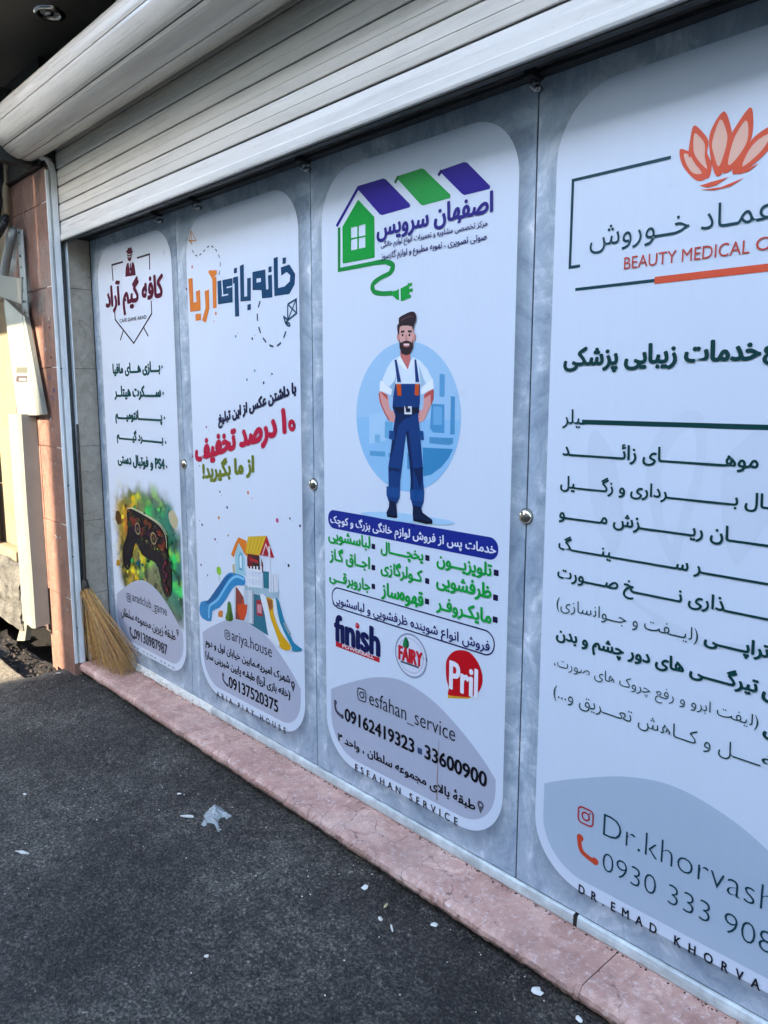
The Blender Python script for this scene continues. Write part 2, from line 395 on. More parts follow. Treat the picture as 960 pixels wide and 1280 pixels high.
# ------------------------------------------------------------------ sill and rail
sl = thing('door_sill', (-2, -.08, 0), 'long worn pink marble sill along the foot of the panels', 'sill')
def sill_jit(seed):
    r = random.Random(seed)
    def j(x, k):
        a = math.sin(x*23)*.0012+math.sin(x*57+1)*.001
        if k in (1, 2, 3, 4): return (a+r.uniform(-.0016, .0016)+(r.random() < .05)*.004, r.uniform(-.0014, .001)-(r.random() < .05)*.003)
        return (0, 0)
    return j
sp_ = [(-.160, .012), (-.174, .020), (-.181, .034), (-.179, .047), (-.168, .0585), (-.15, .060), (.1, .060), (.1, .012)]
MB().prism(sp_, -3.832, -.862, 420, sill_jit(1)).build('sill_slab', M_SILL, sl)
MB().prism(sp_, -.859, 1.4, 200, sill_jit(2)).build('sill_slab', M_SILL, sl)
MB().box(-3.83, 1.4, -.150, .1, -.1, .0115).build('mortar_bed', M_LINT, sl)
rl = thing('bottom_rail', (-2, -.01, .06), 'white metal rail holding the foot of the panels on the pink sill', 'rail')
rp = [(.002, .0608), (-.006, .0608), (-.009, .064), (-.0095, .078), (-.008, .089), (-.004, .0935), (.002, .0935)]
jx = at(716, 1145, y=-.02).x
lx = at(262, 890, y=-.02).x
for a, b in ((lx+.002, jx-.006), (jx+.006, 1.4)): MB().prism(rp, a, b, 60, lambda x, k: (random.uniform(-.0006, .0006), random.uniform(-.0006, .0006))).build('rail_piece', M_RAIL, rl)
rr = random.Random(5)
MB().prism([(.002, .0612), (-.010, .0612), (-.014, .07), (-.011, .085), (-.005, .094), (.002, .094)], -3.82, lx-.002, 90,
           lambda x, k: (rr.uniform(-.005, .004), rr.uniform(-.004, .003)) if 0 < k < 5 else (0, 0)).build('filler_strip', M_PAPER, rl)
MB().box(jx-.0055, jx+.0055, -.0088, .0, .0616, .092).build('rail_gap', M_BLACK, rl)
# crumbs of sealant and dirt along the rail
m = MB()
for i in range(300):
    x = rr.uniform(-3.6, -.3); y = -.011-abs(rr.gauss(0, .004)); s = rr.uniform(.0005, .0018)
    m.box(x-s, x+s*1.8, y-s, y+s, .0595, .060+s)
for i in range(160):
    x = rr.uniform(-3.8, -.4); y = rr.uniform(-.165, -.03); s = rr.uniform(.0004, .0011)
    m.box(x-s, x+s*1.6, y-s, y+s, .0595, .060+s)
tag(m.build('sill_crumbs', M_CAV), 'dark crumbs of dirt lying along the white rail on the pink sill', 'dirt', kind='stuff')

# ------------------------------------------------------------------ lettering engine (flat print on the panels)
SH = {}
for ch, iso, k in (('آ', 0xFE81, 2), ('ا', 0xFE8D, 2), ('ئ', 0xFE89, 4), ('ب', 0xFE8F, 4), ('ت', 0xFE95, 4), ('ج', 0xFE9D, 4), ('ح', 0xFEA1, 4), ('خ', 0xFEA5, 4),
                   ('د', 0xFEA9, 2), ('ذ', 0xFEAB, 2), ('ر', 0xFEAD, 2), ('ز', 0xFEAF, 2), ('س', 0xFEB1, 4), ('ش', 0xFEB5, 4), ('ص', 0xFEB9, 4),
                   ('ض', 0xFEBD, 4), ('ط', 0xFEC1, 4), ('ظ', 0xFEC5, 4), ('ع', 0xFEC9, 4), ('غ', 0xFECD, 4), ('ف', 0xFED1, 4), ('ق', 0xFED5, 4),
                   ('ل', 0xFEDD, 4), ('م', 0xFEE1, 4), ('ن', 0xFEE5, 4), ('ه', 0xFEE9, 4), ('و', 0xFEED, 2), ('پ', 0xFB56, 4), ('چ', 0xFB7A, 4),
                   ('ک', 0xFB8E, 4), ('گ', 0xFB92, 4), ('ی', 0xFBFC, 4), ('ۀ', 0xFBA4, 2), ('\u0001', 0xFEFB, 2)):
    SH[ch] = (iso, k)
def shape(s):
    s = s.replace('لا', '\u0001')
    rtl = any(c in SH for c in s)
    if not rtl: return s
    out = []
    dual = lambda c: c == '~' or (c in SH and SH[c][1] == 4)
    for i, c in enumerate(s):
        if c == '\u200c': continue
        if c not in SH: out.append({'(': ')', ')': '('}.get(c, c)); continue
        iso, k = SH[c]
        p = i > 0 and dual(s[i-1]); q = dual(c) and i+1 < len(s) and (s[i+1] in SH or s[i+1] == '~')
        if c == 'ه' and not p and not q: out.append('ه'); continue
        out.append(chr(iso + (3 if p and q else 2 if q else 1 if p else 0)))
    out = out[::-1]
    res = []; run = []
    for c in out:
        if c.isascii() and c.isalnum() or c in '۰۱۲۳۴۵۶۷۸۹': run.insert(0, c)
        else: res += run + [c]; run = []
    return ''.join(res+run)
_gc = {}
_fc = bpy.data.curves.new('glyph', 'FONT'); _fo = bpy.data.objects.new('glyph', _fc); COL.objects.link(_fo); _fc.resolution_u = 3
def _mesh(body, off):
    _fc.body = body; _fc.offset = off; bpy.context.view_layer.update()
    me = bpy.data.meshes.new_from_object(_fo.evaluated_get(bpy.context.evaluated_depsgraph_get()))
    V = [(v.co.x, v.co.y) for v in me.vertices]; Fc = [tuple(p.vertices) for p in me.polygons]
    bpy.data.meshes.remove(me); return V, Fc
REF = '\uFE8D'
def glyph(ch, off):
    k = (ch, off)
    if k not in _gc:
        rk = ('REF', off)
        if rk not in _gc: _gc[rk] = max(v[0] for v in _mesh(REF, off)[0])
        body = '\u0640' if ch == '~' else ch
        V, Fc = ([], []) if ch == ' ' else _mesh(body, off)
        if ch == 'ه':      # stand-alone heh: a plain closed loop
            n_ = 20; V = [(.2+a*math.cos(2*math.pi*i/n_), .215+b*math.sin(2*math.pi*i/n_)) for a, b in ((.175, .215), (.085, .12)) for i in range(n_)]
            Fc = [(i, (i+1) % n_, n_+(i+1) % n_, n_+i) for i in range(n_)]
        adv = max(v[0] for v in _mesh(body+REF, off)[0]) - _gc[rk]
        _gc[k] = (V, Fc, adv)
    return _gc[k]

LAY = .00004
CARDC = lin('d3dde8')
class Print:
    def __init__(s, parent, y=-.0010): s.p = parent; s.y = y; s.v = []; s.f = []; s.c = []
    def lay(s): s.y -= LAY
    def raw(s, V, Fc, col, dy=0):
        n = len(s.v); s.v += [(a, s.y-dy, b) for a, b in V]; s.f += [tuple(i+n for i in f) for f in Fc]
        s.c += [col if not callable(col) else col(a, b) for a, b in V]
    def poly(s, pts, col, wall=False, smooth=0, holes=()):
        s.lay(); L = []
        for lp in (pts,)+tuple(holes):
            q = [p if wall else PX(*p) for p in lp]
            if smooth: q = catmull(q, smooth)
            L.append([Vector((a, b, 0)) for a, b in q])
        tri = tessellate_polygon(L); fl = [(v.x, v.y) for l in L for v in l]
        s.raw(fl, [tuple(t) for t in tri], lin(col) if isinstance(col, str) else col)
        return s
    def stroke(s, pts, wd, col, wall=False, smooth=0, dash=None, closed=False, wd2=None):
        q = [p if wall else PX(*p) for p in pts]
        if smooth: q = catmull(q, smooth, closed)
        q = [Vector(p) for p in q]
        if closed: q = q + [q[0], q[1]]
        s.lay(); c = lin(col) if isinstance(col, str) else col
        runs = [q]
        if dash:
            on, offd = dash; runs = []; cur = [q[0]]; acc = 0; pen = True
            for a, b in zip(q, q[1:]):
                L = (b-a).length; pos = 0
                while L-pos > 1e-9:
                    st = min(L-pos, (on if pen else offd)-acc); pos += st; acc += st
                    p = a.lerp(b, pos/L)
                    if pen: cur.append(p)
                    if acc >= (on if pen else offd)-1e-9:
                        if pen: runs.append(cur)
                        pen = not pen; acc = 0; cur = [p]
            if pen and len(cur) > 1: runs.append(cur)
        for r in runs:
            V = []; m = len(r)
            for i, p in enumerate(r):
                a = (r[i]-r[i-1]).normalized() if i else (r[1]-r[0]).normalized()
                b = (r[i+1]-r[i]).normalized() if i < m-1 else a
                t = a+b
                if t.length < 1e-6: t = a
                t.normalize(); nn = Vector((-t.y, t.x)); k = min(2.0, 1/max(.3, nn.dot(Vector((-a.y, a.x)))))
                ww = wd if wd2 is None else wd+(wd2-wd)*i/(m-1)
                V += [tuple(p+nn*ww/2*k), tuple(p-nn*ww/2*k)]
            s.raw(V, [(2*i, 2*i+1, 2*i+3, 2*i+2) for i in range(m-1)], c)
        return s
    def disc(s, u, v, r, col, wall=False, n=14):
        x, z = (u, v) if wall else PX(u, v)
        if not wall: r = abs(PX(u, v+r)[1]-z)
        return s.poly([(x+r*math.cos(2*math.pi*i/n), z+r*math.sin(2*math.pi*i/n)) for i in range(n)], col, True)
    def ring(s, x, z, r, wd, col, n=28):
        return s.stroke([(x+r*math.cos(2*math.pi*i/n), z+r*math.sin(2*math.pi*i/n)) for i in range(n)], wd, col, True, closed=True)
    def rrect(s, x0, x1, z0, z1, r, col, n=6):
        return s.poly(rr_pts(x0, x1, z0, z1, r, n), col, True)
    def text(s, st, L, Rt, B, Tp, col, bold=0.0, quad=None, space=0.0):
        """ink box measured on the panel: left, right, lowest and highest ink; '~' are kashidas that take up the slack"""
        g = shape(st); c = lin(col) if isinstance(col, str) else col
        gl = [glyph(ch, min(bold, 0.0)) for ch in g]
        if quad: bl, br, tl = [Vector(PX(*p)) for p in quad]; w_ = (br-bl).length; h_ = (tl-bl).length
        else:
            x0 = PX(*L)[0]; x1 = PX(*Rt)[0]; z0 = PX(*B)[1]; z1 = PX(*Tp)[1]; w_ = x1-x0; h_ = z1-z0
            bl = Vector((x0, z0)); br = Vector((x1, z0)); tl = Vector((x0, z1))
        ys = [p[1] for q, ch in zip(gl, g) if ch != '~' for p in q[0]]; y0, y1 = min(ys), max(ys)
        def run(k):
            x = 0; out = []
            for i, (q, ch) in enumerate(zip(gl, g)):
                if ch == '~':
                    a = [p[1] for p in q[0]]; wd = q[2]*k
                    out.append(([(x-.03, min(a)), (x+wd+.03, min(a)), (x+wd+.03, max(a)), (x-.03, max(a))], [(0, 1, 2, 3)], i)); x += wd
                else: out.append(([(p[0]+x, p[1]) for p in q[0]], q[1], i)); x += q[2]+space
            xs = [p[0] for V, _, _ in out for p in V]; return out, min(xs), max(xs)
        k = 1.0
        if '~' in g:
            target = w_/h_*(y1-y0)
            o1 = run(0); o2 = run(1); a = o1[2]-o1[1]; b = o2[2]-o2[1]
            k = max(.15, min(60, (target*1.0-a)/(b-a)))
        out, xa, xb = run(k)
        ex = (br-bl)/(xb-xa); ey = (tl-bl)/(y1-y0)
        ax, ay = ex.length, ey.length; d = max(0.0, bold)*ay*1.5; e_ = d*.7
        for ox, oz in ([(0, 0)] if d == 0 else [(-d, 0), (d, 0), (0, e_), (0, -e_)] if bold < .015 else [(-d, 0), (d, 0), (0, e_), (0, -e_), (e_, e_*.7), (-e_, e_*.7), (e_, -e_*.7), (-e_, -e_*.7)]):
            s.lay()
            for V, Fc, i in out:
                s.raw([tuple(bl+ex*(p[0]-xa)+ey*(p[1]-y0)+Vector((ox, oz))) for p in V], Fc, c, (i % 2)*LAY*.5)
        return s
    def build(s, name, label=None):
        o = mk(name, s.v, s.f, INK, s.p)
        a = o.data.color_attributes.new('Col', 'FLOAT_COLOR', 'POINT')
        a.data.foreach_set('color', np.array([(*c[:3], 1.0) for c in s.c], dtype=np.float32).ravel())
        if label: o['label'] = label
        return o
def catmull(q, n, closed=True):
    out = []; m = len(q); q = [Vector(p) for p in q]
    for i in range(m if closed else m-1):
        if closed: p0, p1, p2, p3 = q[i-1], q[i], q[(i+1) % m], q[(i+2) % m]
        else: p0, p1, p2, p3 = q[max(i-1, 0)], q[i], q[i+1], q[min(i+2, m-1)]
        for k in range(n):
            t = k/n; out.append(tuple(.5*((2*p1)+(p2-p0)*t+(2*p0-5*p1+4*p2-p3)*t*t+(3*p1-p0-3*p2+p3)*t**3)))
    if not closed: out.append(tuple(q[-1]))
    return out
def rr_pts(x0, x1, z0, z1, r, n=8):
    out = []
    for cx, cz, a in ((x1-r, z1-r, 0), (x0+r, z1-r, 90), (x0+r, z0+r, 180), (x1-r, z0+r, 270)):
        out += [(cx+r*math.cos(R(a+90*i/n)), cz+r*math.sin(R(a+90*i/n))) for i in range(n+1)]
    return out
_Z = [0, 0, 1]
def Z(ox, oy, s): _Z[:] = [ox, oy, s]
def PX(x, y): return wl(_Z[0]+x/_Z[2], _Z[1]+y/_Z[2])
def line(panel, *a, **k):
    p = Print(panel, -.0020); p.text(*a, **k); return p.build('lettering')
def insta(panel, x0, y0, x1, y1, col):
    a = PX(x0, y0); b = PX(x1, y1); p = Print(panel, -.0020)
    cx = (a[0]+b[0])/2; cz = (a[1]+b[1])/2; h = abs(a[1]-b[1])/2*.86
    p.stroke(rr_pts(cx-h, cx+h, cz-h, cz+h, h*.5, 5), h*.2, col, True, closed=True)
    p.ring(cx, cz, h*.48, h*.2, col, 18); p.disc(cx+h*.55, cz+h*.55, h*.13, col, True, 8)
    return p.build('camera_icon')
def dot(panel, x, y, r, c, name='confetti_dot'):
    p = Print(panel); p.disc(x, y, r, c, n=10); return p.build(name)
def phone(panel, pts, col):
    p = Print(panel); q = [PX(*t) for t in pts]; L = math.dist(q[0], q[-1])
    p.stroke(q, L*.2, col, True, smooth=5)
    for e, i in ((q[0], 1), (q[-1], -2)):
        p.disc(e[0]+(L*.05), e[1]+(L*.04), L*.16, col, True, 10)
    return p.build('phone_icon')
def pin(panel, x, y, h, col):
    cx, cz = PX(x, y-h*.25); _, zb = PX(x, y+h/2); _, zt = PX(x, y-h/2); r = (zt-zb)*.30
    p = Print(panel); cz = zt-r
    o = [(cx+r*math.cos(R(a)), cz+r*math.sin(R(a))) for a in range(-30, 211, 20)] + [(cx, zb)]
    p.poly(o, col, True, holes=([(cx+r*.4*math.cos(R(a)), cz+r*.4*math.sin(R(a))) for a in range(0, 360, 45)],))
    return p.build('pin_icon')

CZ0, CZ1 = .160, 2.117
def panel(x0, x1, c0, c1, rad, label, footc, wave):
    t = thing('advert_panel', ((x0+x1)/2, 0, .096), label, 'advert panel', 'printed advertising panels of the shop front')
    mm = marble_mat('marbled_print', (c1-c0)/2, (CZ1-CZ0)/2, rad)
    MB().box(x0+.0022, x1-.0022, 0, .003, .0965, 2.166, .0004).build('sheet', mm, t, origin=((c0+c1)/2, 0, (CZ0+CZ1)/2))
    p = Print(t, -.0003); p.rrect(c0, c1, CZ0, CZ1, rad, CARDC, 14); p.build('white_field')
    # grey wave at the foot
    i = .026; ins = rr_pts(c0+i, c1-i, CZ0+.033, 1.2, rad-i, 12)
    W_ = c1-c0; top = catmull([(c0+a*W_, CZ0+b) for a, b in wave], 6, False)
    def ztop(x):
        for a, b in zip(top, top[1:]):
            if a[0] <= x <= b[0]: return a[1]+(b[1]-a[1])*(x-a[0])/(b[0]-a[0]+1e-9)
        return top[-1][1] if x > top[-1][0] else top[0][1]
    low = [(x, z) for x, z in ins if z < .9]          # lower half of the inset outline, left to right
    low.sort(key=lambda q: (q[0]))
    zt = lambda x: ztop(x)
    pts = [(c0+i, zt(c0+i))] + [q for q in low if q[1] < zt(q[0])] + [(c1-i, zt(c1-i))]
    pts += [q for q in reversed(top) if c0+i < q[0] < c1-i]
    p = Print(t, -.0006); p.poly(pts, footc, True); p.build('grey_footer')
    return t
G1, NAV = '0f3d3c', '1b1a3c'
WAVE = [(0, .235), (.09, .275), (.177, .308), (.306, .352), (.42, .376), (.507, .380), (.6, .368), (.69, .345), (.78, .308), (.86, .268), (.93, .225), (1.0, .17)]
GREYF = lin('b0b5c4')
# ================================================================ panel 1
p1 = panel(-3.846, -2.979, -3.770, -3.025, .15, 'printed panel with game controller in coloured smoke, next to the straw broom', GREYF, WAVE)
MAR = '571129'
Z(100, 300, 6.857)
line(p1, 'کافه گیم آراد', (225, 510), (708, 290), (385, 640), (335, 350), MAR, .034)
line(p1, 'CAFE GAME ARAD', (343, 690), (572, 660), (343, 710), (572, 642), '4a4450', .01)
p = Print(p1)
for q in ([(285, 350), (275, 215), (370, 188)], [(490, 155), (597, 122), (600, 255)], [(299, 615), (303, 682), (463, 885), (617, 630), (612, 520)], [(372, 780), (347, 860)], [(548, 750), (587, 825)]):
    p.stroke(q, .0085, '35303a')
p.build('emblem_frame')
p = Print(p1)
p.poly([(408, 88), (414, 64), (424, 70), (436, 60), (446, 78), (448, 96), (458, 92), (450, 112), (432, 122), (410, 118), (394, 98)], MAR)
p.poly([(404, 120), (425, 132), (450, 116), (446, 134), (426, 144), (408, 138)], MAR)
p.poly([(406, 142), (426, 152), (446, 138), (442, 166), (430, 188), (412, 172)], MAR)
p.poly([(404, 200), (420, 196), (432, 290), (446, 194), (460, 190), (470, 220), (480, 302), (390, 316), (394, 240)], MAR)
p.poly([(420, 196), (446, 194), (440, 240), (431, 262), (424, 235)], CARDC); p.poly([(429, 200), (438, 199), (440, 250), (433, 270), (427, 250)], MAR)
p.build('emblem_figure')
Z(110, 280, 4)
Z(115, 440, 8)
for st, L, Rt, B, Tp in (('ب~~ازی ه~~ای مافیا', (213, 180), (682, 150), (235, 244), (590, 96)), ('س~~~~~کرت هیتل~~ر', (232, 450), (690, 410), (470, 478), (505, 338)),
                         ('پ~~~~~انتومی~~م', (240, 660), (702, 650), (690, 740), (490, 584)), ('ب~~~~رد گی~~~م', (255, 880), (714, 895), (700, 958), (460, 788)),
                         ('PS4 و فوتبال دستی', (265, 1100), (727, 1110), (580, 1182), (440, 1034))):
    line(p1, st, L, Rt, B, Tp, '0f4744', .04)
for x, y in ((703, 150), (714, 413), (727, 660), (738, 905), (748, 1148)): dot(p1, x, y, 17, '46626a', 'bullet_dot')
# coloured smoke and controller
Z(130, 580, 4.742)
xa, za = PX(30, 640); xb, zb = PX(462, 150)
xa, xb = -3.765, -3.03; za, zb = .30, 1.05
nx, nz = 110, 120
gx = np.linspace(xa, xb, nx); gz = np.linspace(za, zb, nz); GX, GZ = np.meshgrid(gx, gz)
U = (GX-xa)/(xb-xa); Vv = (GZ-za)/(zb-za)
def fbm(s, sd, o=5): return sum(vnoise(GX+9, GZ+9, s*2**k, sd+k)/2**k for k in range(o))/sum(1/2**k for k in range(o))
n1, n2, n3, n4 = fbm(7, 11), fbm(9, 31), fbm(14, 51), fbm(30, 71)
def bl(c, f, a): f = np.clip(f, 0, 1)[..., None]; return c*(1-f)+np.array(lin(a))*f
C_ = np.ones(GX.shape+(3,))*np.array(lin('7a7a55'))
C_ = bl(C_, (1.1-2.6*U)+1.2*(n1-.5), 'c9a512'); C_ = bl(C_, (1.5*(n3-.45))*3*(U < .4), '7a5a10')
C_ = bl(C_, 3.2*(n2-.42)*np.clip(1.6-abs(U-.62)*3, 0, 1), '2fa04a'); C_ = bl(C_, (U-.62)*3+1.4*(n1-.5), '0f7f6a')
C_ = bl(C_, np.clip((n3-.55)*7, 0, 1)*(Vv > .35), '8fd04a'); C_ = bl(C_, np.clip((.33-Vv)*3, 0, 1)*.8+(n2-.5), '6e6a4c')
C_ = bl(C_, np.clip((n4-.52)*6, 0, 1)*.8, '10281a'); C_ = bl(C_, np.clip((n3-.6)*8, 0, 1)*(U < .5), 'f0cc10'); C_ = bl(C_, np.clip((n2-.62)*9, 0, 1)*(U > .35), '35d060'); C_ = bl(C_, np.exp(-((U-.32)**2+(Vv-.66)**2)*60)*1.3*(n3+.3), 'c4591a')
C_ = bl(C_, np.clip((Vv-.80)*4, 0, 1)*np.clip((U-.4)*3, 0, 1), '8d8588')
C_ = bl(C_, np.clip((U-.8)*4, 0, 1)*np.clip((.3-Vv)*5, 0, 1), '6a4a3c')
dd = np.sqrt(((U-.53)/.53)**2+((Vv-.5+.10*(U-.5))/.50)**2)
C_ = C_*(.55+.9*fbm(24, 91))[..., None]
al = np.clip((1.16-dd+.55*(n1-.5)+.3*(n3-.5))*3.4, 0, 1); al *= np.clip((1-U)*60, 0, 1)*np.clip((1-Vv)*7+(n3-.5)*.6, 0, 1)*np.clip(U*6, 0, 1)
al = al*al*(3-2*al)
C_ = C_*al[..., None]+np.array(CARDC)*(1-al[..., None])
p = Print(p1, -.0005)
idx = np.arange(nx*nz).reshape(nz, nx)
p.v = [(a, -.0005, b) for a, b in zip(GX.ravel(), GZ.ravel())]; p.c = [tuple(c) for c in C_.reshape(-1, 3)]
p.f = [(int(idx[j, i]), int(idx[j, i+1]), int(idx[j+1, i+1]), int(idx[j+1, i])) for j in range(nz-1) for i in range(nx-1)]
p.build('smoke_print')
# footer again above the smoke edge is avoided: smoke sits under the footer layer (-.0006)
p = Print(p1, -.0011)
p.poly([(72, 280), (88, 275), (105, 305), (100, 350), (85, 362), (68, 325)], '5c3a14')
p.poly([(385, 290), (410, 275), (440, 330), (430, 385), (405, 370), (388, 330)], 'b9b08a', smooth=3)
ctl = [(140, 290), (150, 264), (175, 262), (235, 292), (300, 330), (345, 368), (375, 420), (382, 480), (386, 540), (402, 610), (406, 700), (400, 765), (384, 786), (364, 772), (346, 710), (335, 650), (322, 600), (300, 578), (255, 555), (225, 528), (205, 480), (188, 470), (172, 520), (160, 590), (145, 625), (125, 605), (114, 550), (120, 480), (138, 430), (146, 370)]
p.poly(ctl, '241718', smooth=3)
p.poly([(150, 300), (185, 285), (215, 350), (205, 440), (170, 450), (150, 390)], '5e2a14', smooth=3)
p.poly([(230, 400), (300, 390), (330, 470), (310, 540), (250, 530)], '3c3220', smooth=3)
p.poly([(345, 560), (375, 580), (395, 690), (385, 760), (368, 740)], '3e1130', smooth=3)
p.poly([(150, 470), (165, 500), (150, 580), (135, 560)], '1d1640', smooth=3)
p.stroke([(150, 264), (175, 262), (235, 292), (300, 330), (345, 368), (375, 420)], .006, 'c7c39a', smooth=4)
for i in range(60):
    a = rng.uniform(0, 1, 3); x = 215+a[0]*150; y = 340+a[0]*90+a[1]*110
    p.poly([(x, y), (x+9+8*a[2], y-6), (x+14, y+12*a[1]), (x+3, y+14+8*a[2])], ['2a1c14', '4a3018', '35452a', '1a1014', '5a2f1c', '2c3a1e'][i % 6], smooth=2)
for i in range(44):
    a = rng.uniform(0, 1, 4); x = 75+a[0]*345; y = 235+a[1]*420; r_ = 4+8*a[2]
    if 150 < x < 390 and 300 < y < 560: continue
    q = [(x+r_*math.cos(t)*(.5+.9*rng.random()), y+1.6*r_*math.sin(t)*(.5+.9*rng.random())) for t in np.linspace(0, 5.4, 7)]
    colr = (['e0b80a', 'b8860a', 'f2d840', '6a4a08', '2c2a10'] if x < 170 else ['2f9a48', '0f6a4a', '62c85a', '143a24', '0f5a66'])[i % 5]
    if y < 640 or x > 380: p.poly(q, colr, smooth=2)
p.poly(ctl, '1f1416', smooth=3)
for i in range(95):
    a = rng.uniform(0, 1, 4); x = 160+a[0]*215; y = 285+a[0]*130+a[1]*(95+55*a[0]); r_ = 5+11*a[2]
    q = [(x+r_*math.cos(t)*(.5+.8*rng.random()), y+1.5*r_*math.sin(t)*(.5+.8*rng.random())) for t in np.linspace(0, 5.4, 6)]
    p.poly(q, ['6a3414', '3a2416', '2f3a1c', '160e12', '7a2a18', '3c1430', '4a4020'][i % 7], smooth=2)
for i in range(16):
    y = 560+i*13; x = 366+8*math.sin(i)+i*.8; p.disc(x, y, 7+3*(i % 3), ['5a1240', '3a0e30', '7a2030', '2a0a26'][i % 4], n=7)
p.stroke([(150, 264), (175, 262), (235, 292), (300, 330), (345, 368), (375, 420), (384, 500)], .005, 'c7c39a', smooth=4)
for x, y in ((210, 382), (305, 440)):
    c0 = PX(x, y); p.ring(*c0, .026, .005, 'a99a72', 16); p.disc(x, y, 9, '6b5c44')
for x, y, c in ((325, 400, '7a7060'), (340, 420, '7a7060'), (330, 440, '5a8040'), (262, 455, 'b9b070'), (368, 600, 'a04a20'), (385, 650, 'b04030'), (315, 660, '8fd04a'), (330, 700, '9fd060'), (345, 735, 'c8a040'), (452, 755, 'a0d080'), (455, 800, 'd0b050')): p.disc(x, y, 5, c, n=7)
for i in range(46):
    a = rng.uniform(0, 1, 3); x = 60+a[0]*390; y = 200+a[1]*430
    p.disc(x, y, 2+4*a[2], ['c9b020', '3fae4e', '7fd050', '1d6a44', 'd87a20'][i % 5] if x > 150 or i % 2 else 'd8b420', n=6)
p.build('controller_print')
insta(p1, 133, 758, 165, 826, '3b3b45')
line(p1, 'aradclub_game', (170, 800), (375, 880), (340, 902), (200, 772), '33333d', -.004)
line(p1, 'طبقۀ زیرین مجموعه سل~طان', (103, 880), (425, 1010), (103, 906), (150, 856), '22222a', .014)
pin(p1, 437, 1002, 46, '44444e')
phone(p1, [(156, 975), (159, 1003), (178, 1032)], '26262e')
line(p1, '09130987987', (182, 1000), (377, 1095), (185, 1034), (372, 1070), '22222a', .012)
line(p1, 'CAFE GAME ARAD', (140, 1070), (420, 1200), (420, 1216), (145, 1058), '22222c', .012, space=.45)

# ================================================================ panel 2
p2 = panel(-2.979, -2.077, -2.900, -2.145, .15, 'printed panel with play house, slides and an orange and blue title', GREYF, WAVE)
BL_, OR_ = '0a3f63', 'd97a2b'
Z(225, 230, 5.818)
p = Print(p2)
for q, h in (([(682, 540), (712, 529), (715, 757), (762, 745), (800, 708), (803, 664), (778, 640), (738, 668), (735, 607), (797, 585), (840, 655), (835, 730), (797, 800), (688, 816)], ()),
             ([(748, 537), (773, 534), (771, 578), (747, 583)], ()),
             ([(528, 640), (622, 622), (628, 768), (645, 764), (641, 665), (670, 659), (674, 825), (598, 832), (594, 772), (530, 772)], [[(558, 688), (590, 683), (590, 712), (558, 718)]]),
             ([(645, 603), (668, 598), (668, 640), (645, 645)], ()),
             ([(437, 596), (465, 583), (469, 820), (490, 816), (490, 686), (517, 681), (517, 848), (442, 855)], ()),
             ([(492, 877), (517, 872), (517, 914), (492, 919)], ()),
             ([(388, 680), (424, 671), (432, 962), (402, 966), (398, 722), (388, 724)], ()),
             ([(394, 614), (416, 608), (416, 646), (394, 652)], ()),
             ([(274, 707), (383, 684), (385, 860), (279, 876)], ())): p.poly(q, BL_, holes=h)
for q in ([(302, 696), (310, 694), (317, 812), (309, 816)], [(305, 808), (353, 798), (353, 808), (306, 818)], [(342, 748), (384, 739), (384, 749), (342, 759)]): p.poly(q, CARDC)
for q in ([(237, 682), (266, 674), (268, 898), (243, 906)], [(207, 640), (216, 628), (270, 627), (270, 655), (236, 690), (222, 664)],
          [(182, 780), (213, 768), (216, 905), (190, 1010), (163, 990), (188, 900)],
          [(62, 690), (93, 684), (100, 862), (124, 857), (118, 782), (147, 770), (152, 917), (77, 930)], [(114, 946), (155, 941), (155, 989), (117, 996)]): p.poly(q, OR_)
p.build('lettering')
p = Print(p2)
p.stroke([(785, 875), (847, 838), (850, 940), (785, 992), (785, 875)], .007, '1f4a63'); p.stroke([(785, 875), (850, 940)], .006, '1f4a63'); p.stroke([(847, 838), (785, 992)], .006, '1f4a63')
p.stroke([(785, 992), (757, 965), (775, 1020), (800, 1032), (795, 1012), (772, 1010), (785, 992)], .007, '1f4a63', smooth=3)
p.build('kite_print')
p = Print(p2)
p.stroke([(585, 850), (565, 930), (570, 1020), (600, 1110), (650, 1170), (700, 1180), (745, 1140), (775, 1060), (782, 1015)], .0075, '23445a', smooth=8, dash=(.026, .022))
p.stroke([(92, 480), (105, 510), (130, 522), (165, 500), (200, 460), (235, 455), (270, 490), (292, 550), (293, 620), (278, 685)], .0055, '55606e', smooth=8, dash=(.016, .016))
p.stroke([(83, 340), (66, 412), (118, 412), (83, 340), (88, 436), (70, 412)], .0055, 'c08a4a')
p.build('dashed_flight_lines')
for x, y, r, c in ((90, 603, 12, 'c86a6a'), (262, 942, 13, 'd8824a'), (250, 997, 6, 'd8824a'), (407, 1108, 11, '3d89a8'), (425, 1083, 4, '3d89a8'), (527, 1125, 11, NAV), (545, 1100, 4, NAV), (50, 765, 10, '5a2a3a')): dot(p2, x, y, r, c)
Z(225, 420, 5.121)
for x, y, r, c in ((480, 222, 9, '3d89a8'), (468, 236, 3, '3d89a8'), (430, 280, 9, '3d6a9a'), (590, 243, 8, NAV), (578, 256, 3, NAV), (537, 300, 10, NAV), (170, 583, 8, '8a1d3a'), (185, 601, 3, '8a1d3a'), (83, 770, 8, '8a1d3a'), (125, 832, 5, NAV),
                   (257, 997, 8, NAV), (268, 1020, 3, NAV), (303, 1097, 10, '2c3d66'), (437, 1003, 12, 'd8824a'), (460, 1040, 5, 'd8824a'), (250, 1163, 12, 'c98a5a'), (705, 1168, 8, NAV), (718, 1180, 3, NAV), (770, 1215, 10, NAV), (143, 1208, 9, NAV), (127, 1180, 4, NAV)): dot(p2, x, y, r, c)
Z(240, 650, 4.569)
